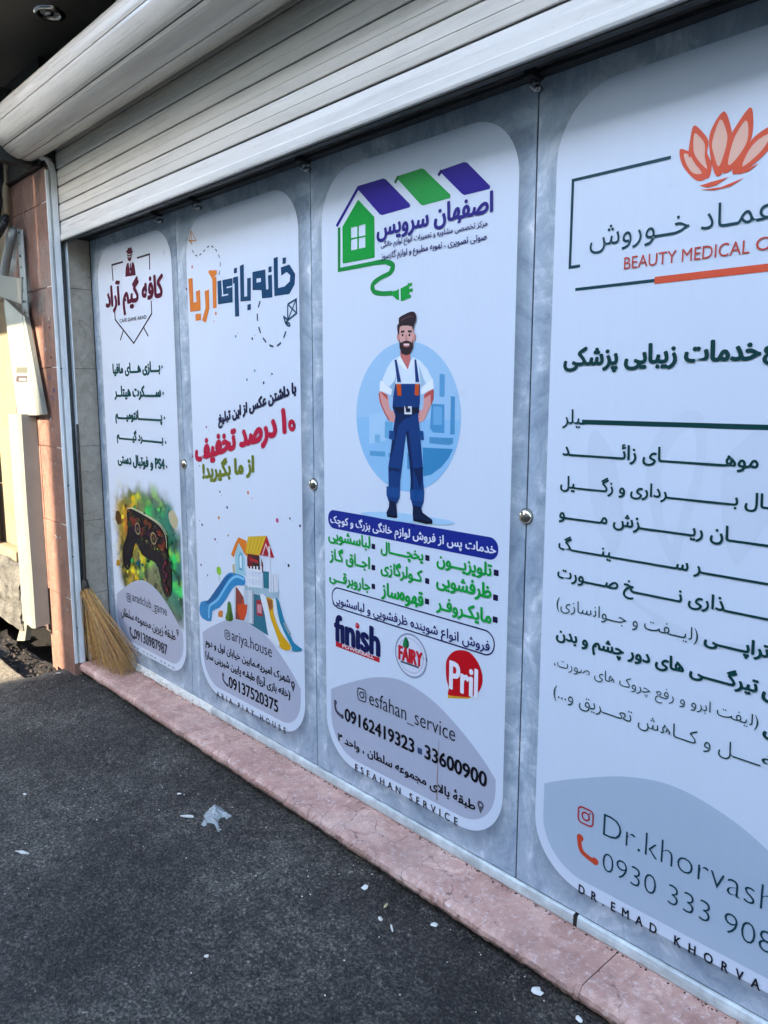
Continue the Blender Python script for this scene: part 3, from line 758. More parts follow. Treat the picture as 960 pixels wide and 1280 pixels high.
for x, y, r, c in ((208, 88, 7, '9a7a3a'), (133, 110, 8, '5a2040'), (145, 128, 3, NAV), (53, 256, 7, NAV), (90, 316, 6, '5a5a6a'), (553, 260, 10, NAV), (536, 249, 3, NAV), (488, 2, 14, 'c04a7a')): dot(p2, x, y, r, c)

Z(225, 420, 5.121)
line(p2, 'با داشتن عکس از این تبلیغ', 0, 0, 0, 0, NAV, .045, quad=((250, 592), (745, 400), (247, 500)))
line(p2, '۱ درصد تخفیف', 0, 0, 0, 0, 'b80f38', .045, quad=((106, 842), (676, 666), (103, 672)))
p = Print(p2, -.0020); c0 = PX(718, 572); p.ring(*c0, .0135, .016, 'b80f38', 20); p.build('lettering')
line(p2, 'از ما بگیرید!', 0, 0, 0, 0, '6d7a1f', .042, quad=((150, 940), (474, 900), (147, 806)))
# play house with slides
Z(240, 650, 4.569); p = Print(p2)
p.disc(155, 290, 25, '8fc43a'); p.stroke([(155, 318), (158, 350)], .003, '5f8a30')
p.poly([(243, 372), (312, 378), (440, 440), (445, 665), (330, 600), (330, 585), (243, 570)], 'b9c4cc')
p.poly([(325, 415), (440, 440), (440, 662), (330, 592)], '2f6f80'); p.poly([(252, 385), (300, 392), (300, 575), (250, 566)], '8e3f38')
p.poly([(368, 455), (404, 460), (406, 552), (370, 542)], 'a23038'); p.poly([(374, 480), (399, 484), (399, 535), (375, 528)], 'c98f94')
p.poly([(262, 475), (282, 482), (292, 450), (298, 480), (318, 484), (314, 530), (300, 570), (276, 566), (262, 520)], 'cf4a20')
p.poly([(162, 515), (178, 520), (176, 556), (152, 552), (150, 530)], 'cf7a30')
p.poly([(214, 462), (224, 480), (230, 520), (238, 560), (228, 578), (200, 574), (192, 558), (202, 520), (204, 480)], '4f7a2c', smooth=2)
p.poly([(218, 500), (232, 550), (226, 576), (212, 575)], '35551d')
p.poly([(243, 376), (258, 382), (296, 440), (300, 470), (300, 376)], 'd8dde0')
p.poly([(52, 468), (96, 458), (124, 430), (168, 352), (205, 306), (238, 300), (290, 318), (305, 338), (302, 372), (262, 372), (232, 392), (196, 452), (158, 500), (118, 520), (112, 578), (62, 562), (44, 520)], '2f86b8', smooth=2)
p.poly([(108, 440), (172, 350), (208, 316), (236, 312), (205, 340), (150, 436), (98, 478), (80, 474)], '1c5f92', smooth=2)
p.stroke([(98, 560), (100, 500), (112, 482), (150, 452), (195, 380), (230, 335), (262, 322), (300, 340)], .010, '7cc0de', smooth=4)
p.poly([(248, 198), (268, 136), (300, 196), (308, 318), (250, 306)], '9ec9d2'); p.poly([(268, 205), (278, 180), (290, 200), (292, 290), (270, 284)], '5fa3bd'); p.poly([(273, 212), (279, 195), (286, 210), (287, 276), (275, 272)], 'd6e6ea')
p.poly([(232, 255), (246, 250), (248, 300), (236, 305)], 'c2b48a')
p.poly([(316, 190), (390, 200), (408, 250), (408, 300), (318, 280)], '6e1f22'); p.poly([(345, 205), (395, 212), (400, 290), (350, 282)], '3d2a28'); p.stroke([(330, 222), (380, 240)], .012, 'b02a30')
p.poly([(268, 98), (312, 118), (322, 215), (300, 190), (268, 128), (240, 212), (225, 196), (250, 130)], 'de7a22')
p.poly([(322, 94), (428, 90), (388, 202), (308, 190)], 'd9b02c')
for k in range(1, 5): p.stroke([(322+k*21, 94-k), (308+k*16, 190+k*2)], .003, 'b58f1e')
p.poly([(428, 88), (472, 216), (388, 200)], 'b4202e'); p.poly([(424, 130), (452, 205), (402, 198)], 'e0c7c5'); p.poly([(424, 145), (444, 203), (408, 198)], 'a01f2a')
p.stroke([(443, 150), (446, 300)], .010, 'd9dde0'); p.stroke([(392, 200), (396, 290)], .010, 'd0d4d8')
p.poly([(408, 292), (444, 296), (446, 402), (412, 396)], '27717f')
p.poly([(302, 368), (500, 402), (494, 450), (440, 444), (305, 396)], '9fb9c2')
for x in (322, 340, 358, 376, 398): p.stroke([(x, 264), (x+3, 384)], .010, 'dfe3e6')
for y in (280, 325, 370): p.stroke([(318, y), (402, y+12)], .009, 'dfe3e6')
for x in (448, 462, 478, 490): p.stroke([(x, 300), (x, 412)], .011, 'dde0e4')
p.poly([(322, 398), (356, 405), (357, 596), (330, 588)], 'c9cfd2'); p.poly([(346, 404), (356, 405), (357, 596), (348, 592)], '99a4aa')
p.poly([(480, 455), (500, 462), (526, 560), (566, 660), (590, 704), (634, 738), (604, 750), (566, 736), (520, 640)], '1f7f9c', smooth=2)
p.poly([(465, 455), (484, 460), (500, 570), (560, 700), (574, 730), (556, 742), (478, 600)], 'd3dbe0', smooth=2)
p.poly([(424, 445), (466, 456), (470, 530), (510, 640), (566, 715), (560, 742), (514, 734), (474, 660), (448, 560)], 'd9a418', smooth=2); p.poly([(430, 448), (462, 458), (466, 500), (450, 520)], '9a5a2c')
p.poly([(392, 428), (426, 438), (452, 560), (504, 705), (482, 716), (440, 660), (420, 540)], 'd9e0e4', smooth=2)
p.stroke([(530, 585), (545, 620), (566, 655)], .014, '8a9aa0')
p.build('play_house_print')
insta(p2, 184, 618, 224, 693, '3a3a46')
line(p2, 'ariya.house', (230, 690), (458, 750), (310, 742), (345, 672), '2c2c36', -.004)
line(p2, 'شهرک امیری~~~ه،مابی~~ن خیابان اول و دوم', (80, 710), (562, 890), (85, 732), (180, 716), '1b1b22', .02)
line(p2, '(خانه بازی آریا) طبق~~~~~~ه پایین شیرینی سارا', (80, 770), (562, 985), (90, 804), (85, 742), '1b1b22', .02)
pin(p2, 578, 952, 62, '3a3a46')
phone(p2, [(177, 884), (181, 915), (203, 945)], '4a4a55')
line(p2, '09137520375', (213, 925), (493, 1055), (215, 956), (215, 892), '15151c', .016)
line(p2, 'ARIA PIAY HOUSE', (143, 990), (537, 1180), (143, 1006), (143, 975), '22222c', .012, space=.5)

# ================================================================ panel 3
p3 = panel(-2.077, -1.183, -2.020, -1.235, .155, 'printed panel with a bearded handyman in blue dungarees in a pale blue circle', GREYF, WAVE)
PU, GR = '33268a', '159a3c'
Z(400, 190, 4); p = Print(p3)
p.poly([(198, 168), (318, 132), (332, 138), (452, 262), (450, 276), (312, 316), (300, 312), (186, 182)], PU); p.stroke([(196, 172), (84, 372)], .011, PU)
p.poly([(392, 120), (508, 82), (522, 86), (654, 214), (652, 230), (518, 267), (506, 264), (384, 130)], '2f9c4a'); p.stroke([(393, 122), (376, 155)], .010, '2f6d3a')
p.poly([(608, 90), (722, 50), (738, 54), (852, 170), (850, 184), (724, 216), (712, 210), (602, 100)], '2c1f86'); p.stroke([(610, 92), (593, 118)], .010, '241a60')
p.poly([(192, 238), (273, 325), (275, 528), (115, 558), (113, 375)], GR, holes=([(157, 378), (188, 371), (188, 425), (157, 431)], [(195, 368), (228, 360), (228, 417), (195, 423)], [(157, 439), (188, 433), (188, 486), (157, 492)], [(195, 431), (228, 425), (228, 477), (195, 484)]))
p.stroke([(97, 378), (97, 590), (270, 556), (330, 550), (366, 566), (352, 604), (300, 632), (264, 664), (272, 698), (310, 708), (362, 706)], .0125, '178a3c', smooth=0)
p.stroke([(270, 556), (310, 549), (345, 551), (368, 568), (356, 602), (310, 626), (272, 652), (261, 680), (276, 702), (310, 708), (362, 706)], .0135, '178a3c', smooth=5)
p.poly([(356, 698), (385, 692), (408, 674), (447, 654), (450, 728), (414, 746), (385, 738), (362, 716)], '1c9a3e'); p.stroke([(400, 680), (402, 742)], .006, CARDC); p.stroke([(402, 680), (440, 660)], .004, CARDC)
for a, b, c, d in ((448, 666, 462, 660), (449, 692, 466, 690), (445, 724, 456, 722)): p.stroke([(a, b), (c, d)], .009, '1c9a3e')
p.build('house_logo')
line(p3, 'اصفهان سرویس', (288, 400), (865, 240), (435, 420), (865, 195), '2f2a7c', .026)
line(p3, 'مرکز تخصصی مشاوره و تعمیرات انواع لوازم خانگی', (307, 465), (838, 365), (320, 488), (790, 344), '2a2660', .014)
line(p3, 'صوت~ی تص~ویری ، تهویه مطب~وع و لوازم گ~ازسوز', (307, 520), (835, 425), (320, 550), (320, 499), '2a2660', .014)
# handyman
Z(430, 380, 4.5706); p = Print(p3)
cx, cz, cr = -1.02*1.6, -.04*1.6+1.423, .1376*1.6*1.0
p.poly([(cx+cr*math.cos(R(a)), cz+cr*math.sin(R(a))) for a in range(0, 360, 5)], '9fc6e2', True)
p.poly([(cx+cr*.985*math.cos(R(a)), cz-.004+cr*.985*math.sin(R(a))) for a in range(180, 361, 5)], '8fc0e2', True)
p.poly([(450, 820), (625, 828), (600, 880), (560, 930), (500, 975), (455, 985)], '3a86b4'); p.poly([(363, 850), (400, 840), (400, 940), (363, 944)], '4a90bc')
p.poly([(146, 628), (240, 622), (240, 780), (146, 800)], 'a9cde6')
for q, c in (([(548, 402), (560, 398), (578, 404), (576, 528), (560, 532), (547, 526)], '5f9fc8'), ([(612, 526), (636, 530), (634, 746), (608, 746)], '4f93bf'), ([(502, 570), (575, 574), (575, 738), (512, 734), (492, 710)], '4f95c2'),
             ([(512, 585), (562, 588), (562, 690), (512, 690)], '6fabd2'), ([(490, 760), (626, 766), (624, 798), (604, 806), (490, 796)], '4f90ba'), ([(236, 672), (280, 676), (278, 768), (234, 764)], '6aaad0'), ([(178, 744), (208, 746), (208, 790), (178, 790)], '7fb4d4'), ([(150, 838), (238, 844), (238, 872), (150, 866)], '5a9cc4'), ([(256, 850), (276, 852), (274, 876), (256, 874)], '5a9cc4')):
    p.poly(q, c)
p.poly([(90, 1195), (300, 1190), (620, 1240), (560, 1262), (300, 1240)], 'a9cfe6', smooth=3)
SK, SK2, HA = 'd99a92', 'c0524a', '33262a'
p.poly([(322, 270), (380, 275), (382, 320), (370, 378), (330, 330)], 'c9706a')
# shirt
p.poly([(322, 296), (350, 345), (367, 376), (384, 340), (396, 304), (440, 325), (478, 370), (512, 440), (514, 480), (448, 516), (440, 470), (438, 520), (282, 540), (290, 470), (272, 516), (208, 496), (218, 440), (252, 360), (282, 318)], 'd9e6ee')
p.poly([(208, 430), (262, 472), (290, 440), (300, 400), (296, 470), (280, 540), (262, 500), (215, 470)], '93b6cc'); p.poly([(430, 350), (455, 420), (470, 455), (440, 480), (436, 400)], 'a3c2d4')
p.poly([(208, 440), (222, 440), (276, 488), (272, 520), (206, 496)], 'e9eff4'); p.poly([(510, 424), (516, 482), (444, 518), (442, 488)], 'e9eff4')
p.poly([(322, 296), (304, 330), (330, 352), (350, 372), (366, 376), (340, 330)], 'eef3f6'); p.poly([(396, 304), (410, 330), (384, 370), (367, 376), (380, 330)], 'e3ebf0')
# arms
p.poly([(204, 498), (250, 520), (258, 560), (270, 610), (318, 606), (330, 640), (312, 676), (262, 668), (232, 610), (206, 560)], SK, smooth=2); p.poly([(206, 498), (250, 520), (252, 548), (226, 520)], SK2); p.stroke([(203, 510), (214, 570), (238, 625), (262, 664)], .005, SK2)
p.poly([(515, 486), (506, 560), (480, 620), (460, 664), (424, 676), (408, 640), (428, 606), (450, 606), (458, 560), (462, 516)], SK, smooth=2); p.poly([(515, 486), (462, 516), (460, 540), (498, 516), (500, 580), (514, 540)], SK2)
for q in ([(300, 640), (326, 660)], [(296, 652), (318, 672)], [(416, 640), (436, 634)], [(418, 656), (434, 652)]): p.stroke(q, .002, 'b06a62')
# dungarees
DN, DD = '153a74', '0f2450'
p.poly([(296, 456), (438, 456), (436, 560), (428, 640), (436, 720), (442, 800), (452, 920), (455, 1010), (460, 1068), (458, 1128), (446, 1162), (396, 1160), (382, 1100), (384, 1000), (376, 900), (364, 800), (358, 735), (350, 800), (338, 900), (324, 1010), (322, 1068), (318, 1110), (304, 1140), (258, 1128), (246, 1090), (246, 1042), (258, 1040), (256, 930), (272, 820), (284, 720), (296, 640), (280, 590), (284, 530)], DN)
p.poly([(358, 735), (364, 800), (376, 900), (384, 1000), (382, 1060), (400, 1062), (398, 940), (385, 820), (372, 720)], DD); p.poly([(258, 932), (322, 940), (318, 965), (280, 950), (258, 962)], DD); p.poly([(398, 940), (455, 932), (450, 975), (440, 1060), (420, 1000)], DD)
p.poly([(284, 560), (296, 600), (300, 640), (290, 720), (272, 820), (262, 900), (290, 820), (312, 700), (345, 660), (435, 620), (430, 590), (300, 590)], DD)
p.poly([(246, 1042), (324, 1052), (320, 1108), (248, 1096)], '1a4a86'); p.poly([(380, 1056), (462, 1068), (458, 1130), (382, 1118)], '1a4a86'); p.poly([(262, 722), (294, 726), (292, 778), (260, 770)], '1a4680'); p.poly([(432, 722), (456, 726), (460, 778), (436, 772)], '1a4680')
p.poly([(292, 318), (304, 318), (330, 446), (308, 450)], DN); p.poly([(406, 316), (416, 318), (434, 446), (412, 450)], DN)
p.poly([(304, 446), (330, 446), (330, 470), (304, 470)], 'c9cfd8'); p.poly([(410, 446), (434, 446), (434, 470), (410, 470)], 'c9cfd8')
p.poly([(302, 458), (330, 458), (332, 524), (310, 524)], 'c8501c'); p.poly([(410, 458), (434, 458), (430, 524), (408, 520)], 'c8501c')
p.poly([(286, 588), (430, 590), (428, 622), (300, 620)], '151a33'); p.stroke([(353, 590), (387, 590), (387, 624), (353, 624), (353, 590), (370, 590)], .006, 'd8dde0'); 
# boots
p.poly([(262, 1120), (300, 1130), (304, 1165), (308, 1216), (290, 1222), (250, 1214), (246, 1190), (260, 1160)], '12203f'); p.poly([(398, 1150), (444, 1160), (452, 1190), (508, 1232), (510, 1250), (480, 1256), (400, 1238), (396, 1195)], '12203f')
p.poly([(248, 1206), (308, 1214), (306, 1222), (252, 1216)], '080c18'); p.poly([(398, 1228), (508, 1244), (506, 1256), (400, 1240)], '080c18')
# head
p.poly([(318, 130), (345, 118), (398, 122), (402, 200), (396, 260), (370, 288), (335, 284), (322, 230)], 'dba79c', smooth=2)
p.poly([(306, 178), (320, 172), (322, 214), (310, 206)], 'cf8e84', smooth=2); p.poly([(402, 174), (414, 176), (410, 204), (400, 210)], 'cf8e84', smooth=2)
p.poly([(320, 200), (328, 222), (344, 214), (362, 208), (382, 214), (392, 222), (398, 198), (399, 250), (384, 282), (360, 292), (334, 284), (322, 250)], HA)
p.poly([(342, 228), (360, 224), (380, 228), (374, 244), (348, 244)], 'c98078', smooth=2); p.poly([(346, 228), (378, 228), (374, 236), (350, 236)], 'ece6e2')
p.poly([(308, 126), (318, 110), (318, 80), (345, 62), (380, 46), (402, 44), (416, 60), (416, 95), (404, 122), (400, 168), (394, 130), (350, 124), (324, 132), (320, 176), (312, 170)], HA, smooth=2)
p.stroke([(330, 96), (360, 78), (398, 70)], .004, '54404a', smooth=3)
p.stroke([(330, 160), (350, 156)], .006, HA); p.stroke([(370, 156), (392, 158)], .006, HA); p.disc(340, 178, 8, '1c1a1e', n=8); p.disc(379, 178, 8, '1c1a1e', n=8)
p.poly([(356, 176), (364, 176), (368, 204), (354, 204)], 'c98a80')
p.build('handyman_print')
# blue banner
Z(400, 630, 4); B_ = '1a2a86'
def pill(x0, x1, z0, z1, fill=None, line_=None, wd=.004):
    p = Print(p3); q = rr_pts(x0, x1, z0, z1, (z1-z0)/2*.96, 8)
    if fill: p.poly(q, fill, True); return p.build('banner')
    p.stroke(q, wd, line_, True, closed=True); return p.build('outlined_banner')
pill(PX(42, 80)[0], PX(893, 230)[0], PX(65, 121)[1], PX(75, 31)[1], fill=B_)
line(p3, 'خدمات پس از فروش لوازم خانگی بزرگ و کوچک', (55, 90), (882, 225), (705, 240), (150, 66), 'dcdde8', .022)
for st, L, Rt, B, Tp in (('تلویزی~ون', (587, 300), (860, 320), (770, 362), (825, 288)), ('ظرفشویی', (585, 410), (857, 445), (805, 482), (845, 398)), ('مایک~روف~ر', (585, 525), (857, 570), (600, 546), (745, 500)),
                         ('یخچ~~~ال', (307, 235), (517, 265), (505, 303), (320, 188)), ('ک~ولرگازی', (307, 330), (513, 355), (440, 390), (395, 296)), ('قهوه‌ساز', (310, 440), (517, 475), (430, 508), (345, 398)),
                         ('لباسشویی', (45, 185), (252, 205), (215, 230), (245, 162)), ('اج~~اق گ~از', (52, 270), (250, 305), (140, 314), (100, 224)), ('جاروبرق~ی', (50, 375), (252, 400), (225, 443), (100, 340))):
    line(p3, st, L, Rt, B, Tp, '12a040', .028)
for x, y in ((268, 212), (538, 270), (882, 344), (268, 318), (537, 385), (879, 468), (268, 412), (536, 487), (877, 578)):
    p = Print(p3); a, b = PX(x, y); p.rrect(a-.0085, a+.0085, b-.0085, b+.0085, .002, NAV, 2); p.build('bullet_square')
pill(PX(62, 470)[0], PX(872, 715)[0], PX(840, 757)[1], PX(110, 425)[1], line_='2c3158', wd=.0045)
line(p3, 'فروش انواع شوینده ظرفشویی و لباسشویی', (66, 480), (850, 700), (620, 690), (430, 560), '1f2560', .014)
Z(400, 750, 4)
line(p3, 'f\u0131n\u0131sh', (78, 180), (298, 230), (82, 202), (105, 82), '141c4e', .03, )
p = Print(p3); p.disc(188, 129, 15, 'c02434', n=20); p.disc(184, 124, 5, 'e08a90', n=10)
a = PX(80, 206); b = PX(299, 301); c = PX(82, 231)
p.poly([(a[0], a[1]), (b[0], a[1]-.002), (b[0], c[1]), (a[0], c[1])], 'c01f2e', True); p.build('logo_bar')
line(p3, 'POWERBALL', (115, 228), (272, 282), (118, 237), (118, 221), 'e8dfe2', .02)
p = Print(p3); c0 = PX(455, 278); r0 = abs(PX(455, 172)[1]-c0[1])
p.poly([(c0[0]+r0*math.cos(R(k)), c0[1]+r0*math.sin(R(k))) for k in range(0, 360, 10)], 'd6d9e4', True); p.ring(*c0, r0, .006, '8f9aac', 36); p.ring(*c0, r0*.8, .003, 'b3bccb', 36)
p.stroke([(405, 306), (496, 338)], .006, '4a4f5c')
p.poly([(430, 183), (446, 212), (444, 236), (430, 246), (416, 230), (418, 208)], '1f7f45', smooth=3); p.poly([(430, 186), (434, 215), (430, 244), (444, 232), (444, 212)], '0f5c35')
p.build('round_logo')
line(p3, 'FAIRY', (397, 265), (512, 300), (397, 293), (397, 226), 'c8202e', .03)
p = Print(p3); p.poly([(640, 470), (641, 490), (742, 494), (760, 484), (700, 478)], 'd9a52c')
p.poly([(630, 340), (636, 295), (665, 260), (705, 250), (750, 262), (790, 310), (812, 370), (812, 420), (792, 462), (750, 485), (700, 482), (643, 474), (645, 440), (634, 400)], 'c4101c', smooth=3); p.build('logo_blob')
line(p3, 'Pril', (652, 380), (788, 400), (652, 440), (660, 306), 'e9e6ea', .018)
insta(p3, 184, 428, 238, 520, '33333f')
line(p3, 'esfahan_service', (248, 490), (678, 680), (460, 626), (315, 478), '26262f', -.004)
phone(p3, [(76, 512), (82, 552), (110, 584)], '4a4a57')
line(p3, '09162419323', (127, 570), (472, 725), (127, 600), (130, 540), '14141b', .02)
p = Print(p3); a, b = PX(500, 755); p.rrect(a-.010, a+.010, b-.010, b+.010, .003, '3c4a70', 2); p.build('separator_dot')
line(p3, '33600900', (527, 770), (835, 890), (527, 790), (530, 723), '14141b', .02)
line(p3, 'طبقۀ بالای مجموعه سلطان ، واحد ۳', (92, 680), (778, 1010), (560, 954), (95, 655), '14141b', .022)
pin(p3, 804, 1037, 66, '55555f')
line(p3, 'ESFAHAN SERVICE', (178, 830), (690, 1105), (180, 851), (180, 818), '1c1c26', .012, space=.42)

# ================================================================ panel 4
p4 = panel(-1.183, -.285, -1.125, -.345, .155, 'printed panel with orange lotus and green Persian list, at the right edge', lin('afbfcd'), WAVE)
TE = '12414a'; OG = 'd9583a'
# faint watermark lotus
Z(680, 400, 3.4286); p = Print(p4, -.0008); WMC = tuple(x*.945 for x in CARDC)
for q in ([(188, 640), (190, 530), (222, 470), (290, 560), (330, 720), (340, 900), (290, 1000), (210, 820)], [(440, 700), (450, 560), (520, 450), (640, 385), (690, 440), (690, 620), (620, 860), (560, 1050), (480, 900)], [(760, 800), (780, 600), (900, 480), (1010, 400), (1060, 640), (960, 860), (820, 1050)],
          [(350, 1180), (520, 1320), (700, 1400), (960, 1420), (960, 1400), (720, 1370), (540, 1290)]): p.poly(q, WMC, smooth=4)
p.poly([(500, 700), (560, 520), (640, 470), (650, 620), (590, 820), (540, 960)], CARDC, smooth=4)
p.build('watermark_flower')
Z(680, 80, 3.4286); p = Print(p4); IN = 'e3b5a0'
def petal(o, i): p.poly(o, OG, smooth=3); p.poly(i, IN, smooth=3)
petal([(582, 368), (610, 370), (635, 385), (665, 430), (700, 470), (695, 492), (660, 502), (620, 470), (590, 425)], [(600, 386), (625, 392), (650, 430), (678, 468), (640, 468), (612, 430)])
petal([(620, 395), (628, 320), (642, 265), (672, 282), (706, 330), (700, 380), (720, 430), (704, 492), (660, 440), (640, 400)], [(645, 300), (668, 312), (690, 345), (690, 400), (700, 450), (660, 410), (642, 370)])
petal([(708, 330), (724, 268), (772, 202), (800, 262), (806, 320), (790, 390), (770, 460), (740, 482), (718, 420)], [(756, 238), (782, 285), (786, 330), (768, 400), (748, 440), (730, 390), (722, 335)])
petal([(796, 320), (812, 285), (882, 186), (898, 235), (890, 320), (850, 400), (816, 445), (775, 470), (765, 440), (780, 380)], [(862, 245), (876, 262), (872, 330), (838, 390), (800, 432), (790, 420), (806, 350), (826, 300)])
petal([(812, 442), (850, 385), (905, 310), (985, 262), (1000, 300), (960, 372), (905, 425), (850, 462), (812, 472)], [(880, 370), (920, 325), (970, 300), (950, 350), (905, 400), (850, 440)])
p.poly([(668, 522), (720, 505), (790, 486), (740, 520), (700, 530)], OG); p.poly([(672, 540), (760, 528), (862, 486), (800, 525), (730, 542)], OG); p.poly([(812, 470), (870, 450), (922, 425), (880, 460), (840, 472)], OG)
p.build('lotus_logo')
p = Print(p4); zt = PX(130, 498)[1]; xl = PX(118, 700)[0]; zb_ = PX(110, 872)[1]; zl = PX(135, 967)[1]
p.stroke([(PX(545, 400)[0], zt), (xl, zt), (xl, zb_), (xl+.028, zb_)], .007, TE, True)
p.stroke([(PX(135, 967)[0], zl), (PX(475, 925)[0], zl)], .007, TE, True); p.stroke([(PX(475, 925)[0], zl), (-.42, zl)], .015, OG, True)
p.build('logo_frame')
line(p4, 'عم~~اد خ~~~وروش', (198, 770), (985, 640), (215, 815), (725, 600), TE, -.002)
line(p4, 'BEAUTY MEDICAL', (345, 855), (882, 800), (345, 881), (350, 828), 'c04a3c', 0)
line(p4, 'O', (910, 775), (978, 770), (912, 803), (912, 745), 'c04a3c', 0)
Z(680, 400, 3.4286)
line(p4, 'خدمات زیبایی پزشکی', (88, 200), (927, 150), (297, 222), (885, 80), G1, .03)
line(p4, 'ع', (942, 170), (1012, 165), (950, 192), (950, 112), G1, .036)
line(p4, '~یلر', (80, 455), (175, 440), (90, 464), (125, 383), G1, .006)
p = Print(p4); a = PX(170, 437); p.poly([(a[0]-.004, a[1]+.0055), (-.44, a[1]+.0055), (-.44, a[1]-.0055), (a[0]-.004, a[1]-.0055)], G1, True); p.build('kashida_line')
line(p4, 'موه~~~~ای زائ~~~~د', (82, 575), (920, 610), (770, 647), (380, 535), G1, .016)
line(p4, '~ال ب~~~~~~رداری و زگ~~~یل', (72, 720), (1005, 795), (840, 816), (885, 730), G1, .016)
line(p4, '~~~~ان ری~~~~~زش م~~~~و', (67, 850), (1005, 960), (720, 958), (770, 880), G1, .016)
line(p4, '~~~~~~ر س~~~~~~ین~~~گ', (65, 965), (1005, 1130), (655, 1101), (115, 928), G1, .016)
Z(680, 680, 3.4286)
line(p4, '~~~~ذاری ن~~~~خ ص~~ورت', (60, 140), (1005, 320), (680, 302), (352, 145), G1, .016)
line(p4, 'وتراپ~~ی', (688, 430), (1005, 470), (820, 478), (853, 402), G1, .026)
line(p4, '(لی~~~فت و ج~~~وانسازی)', (55, 270), (662, 400), (650, 433), (65, 226), G1, -.006)
line(p4, 'تیرگ~~~ی های دور چشم و بدن', (55, 400), (918, 600), (810, 640), (815, 540), G1, .026)
line(p4, 'ی', (938, 640), (1010, 650), (950, 675), (940, 606), G1, .026)
line(p4, '(لیفت ابرو و رفع چروک های صورت،', (45, 520), (920, 770), (905, 808), (905, 730), G1, -.006)
line(p4, 'ن', (942, 800), (1010, 820), (945, 832), (945, 775), G1, .026)
line(p4, '~~~~ل و ک~~اهش تع~~~ریق و...)', (42, 640), (930, 945), (730, 908), (58, 605), G1, -.006)
line(p4, 'غ', (930, 945), (1010, 970), (935, 975), (945, 900), G1, -.006)
Z(660, 960, 3.2)
insta(p4, 190, 137, 275, 250, 'b8323a')
line(p4, 'Dr.khorvash', (303, 230), (985, 580), (600, 406), (470, 254), '1b3f4c', -.018)
phone(p4, [(205, 280), (216, 332), (264, 374)], 'c8482c')
line(p4, '0930 333 908', (300, 375), (985, 690), (325, 418), (325, 343), '1b3f4c', -.018)
line(p4, 'DR.EMAD KHORVAS', (205, 480), (985, 890), (205, 497), (205, 462), '18202c', .014, space=.62)
Z(400, 750, 4)
p = Print(p3, -.0019); p.stroke([(596, 700), (592, 800), (588, 900), (586, 1000)], .0022, '9a8f8c', wd2=.006); p.stroke([(345, 800), (365, 890)], .0016, 'a09ba6'); p.build('rain_stain')
bpy.data.objects.remove(_fo)

# ------------------------------------------------------------------ fixings on the panels
lab = ['small dome head screw on the seam between first and second panel', 'dome head screw on the seam beside the pale blue circle panel, left of the handyman', 'largest dome head screw, on the seam right of the handyman']
for (u, v), l in zip(((231, 580), (392, 605), (657, 645)), lab):
    c0 = at(u, v, y=0); x = min((-2.979, -2.077, -1.183), key=lambda a: abs(a-c0.x))
    t = thing('dome_screw', (x, 0, c0.z), l, 'dome screw', 'dome screws on the panel seams')
    V = []; Fc = []; nr, ns = 7, 20; r = .0205
    for i in range(nr+1):
        a = R(90)*i/nr; V += [(x+r*math.cos(a)*math.cos(2*math.pi*k/ns), -.002-r*.72*math.sin(a), c0.z+r*math.cos(a)*math.sin(2*math.pi*k/ns)) for k in range(ns)]
    for i in range(nr):
        for k in range(ns): Fc.append((i*ns+k, i*ns+(k+1) % ns, (i+1)*ns+(k+1) % ns, (i+1)*ns+k))
    mk('dome', V, Fc, M_BRASS, t, True)
    MB().tube([(x, -.0018, c0.z), (x, .004, c0.z)], .0215, 20).build('washer', M_DARK, t)
cl = [(-3.09, 'small dark hook clip at the top between first panel and lintel, nearest the broom'), (-2.772, 'dark hook clip above the paper plane print'), (-2.0787, 'dark hook clip at the top seam left of the house logo'), (-1.1785, 'largest dark hook clip, at the top seam left of the lotus panel')]
for x, l in cl:
    t = thing('hook_clip', (x, -.01, 2.16), l, 'clip', 'hook clips under the lintel')
    MB().box(x-.013, x+.013, -.052, -.004, 2.158, 2.186, .004).build('spacer', M_BLACK, t)
    MB().tube([(x, -.030, 2.160), (x-.004, -.034, 2.148), (x-.003, -.030, 2.138), (x+.004, -.024, 2.136), (x+.008, -.022, 2.143)], .0035, 8).build('hook', M_CHROME, t, True)
    MB().tube([(x, -.001, 2.142), (x, -.018, 2.142)], .0085, 12).build('screw_head', M_CHROME, t, True)

# ------------------------------------------------------------------ recessed spot lamp in the soffit (unlit)
c0 = at(62, 15, z=SOF); t = thing('recessed_spotlight', (c0.x, c0.y, SOF), 'unlit round metal spotlight set in the dark soffit', 'spotlight')
def ringmesh(prof, n=32):
    V = []; Fc = []; m = len(prof)
    for k in range(n):
        a = 2*math.pi*k/n; V += [(c0.x+r*math.cos(a), c0.y+r*math.sin(a), SOF-z) for r, z in prof]
    for k in range(n):
        for j in range(m-1): Fc.append((k*m+j, k*m+j+1, ((k+1) % n)*m+j+1, ((k+1) % n)*m+j))
    return V, Fc
V, Fc = ringmesh([(.062, .001), (.061, .008), (.052, .013), (.042, .011), (.036, .004)]); mk('trim_ring', V, Fc, M_CHROME, t, True)
V, Fc = ringmesh([(.036, .005), (.026, .003), (.018, .001)]); mk('inner_gimbal', V, Fc, M_STEEL, t, True)
MB().tube([(c0.x, c0.y, SOF-.001), (c0.x, c0.y, SOF-.010)], .015, 16).build('lamp_glass', M_CHROME, t, True)

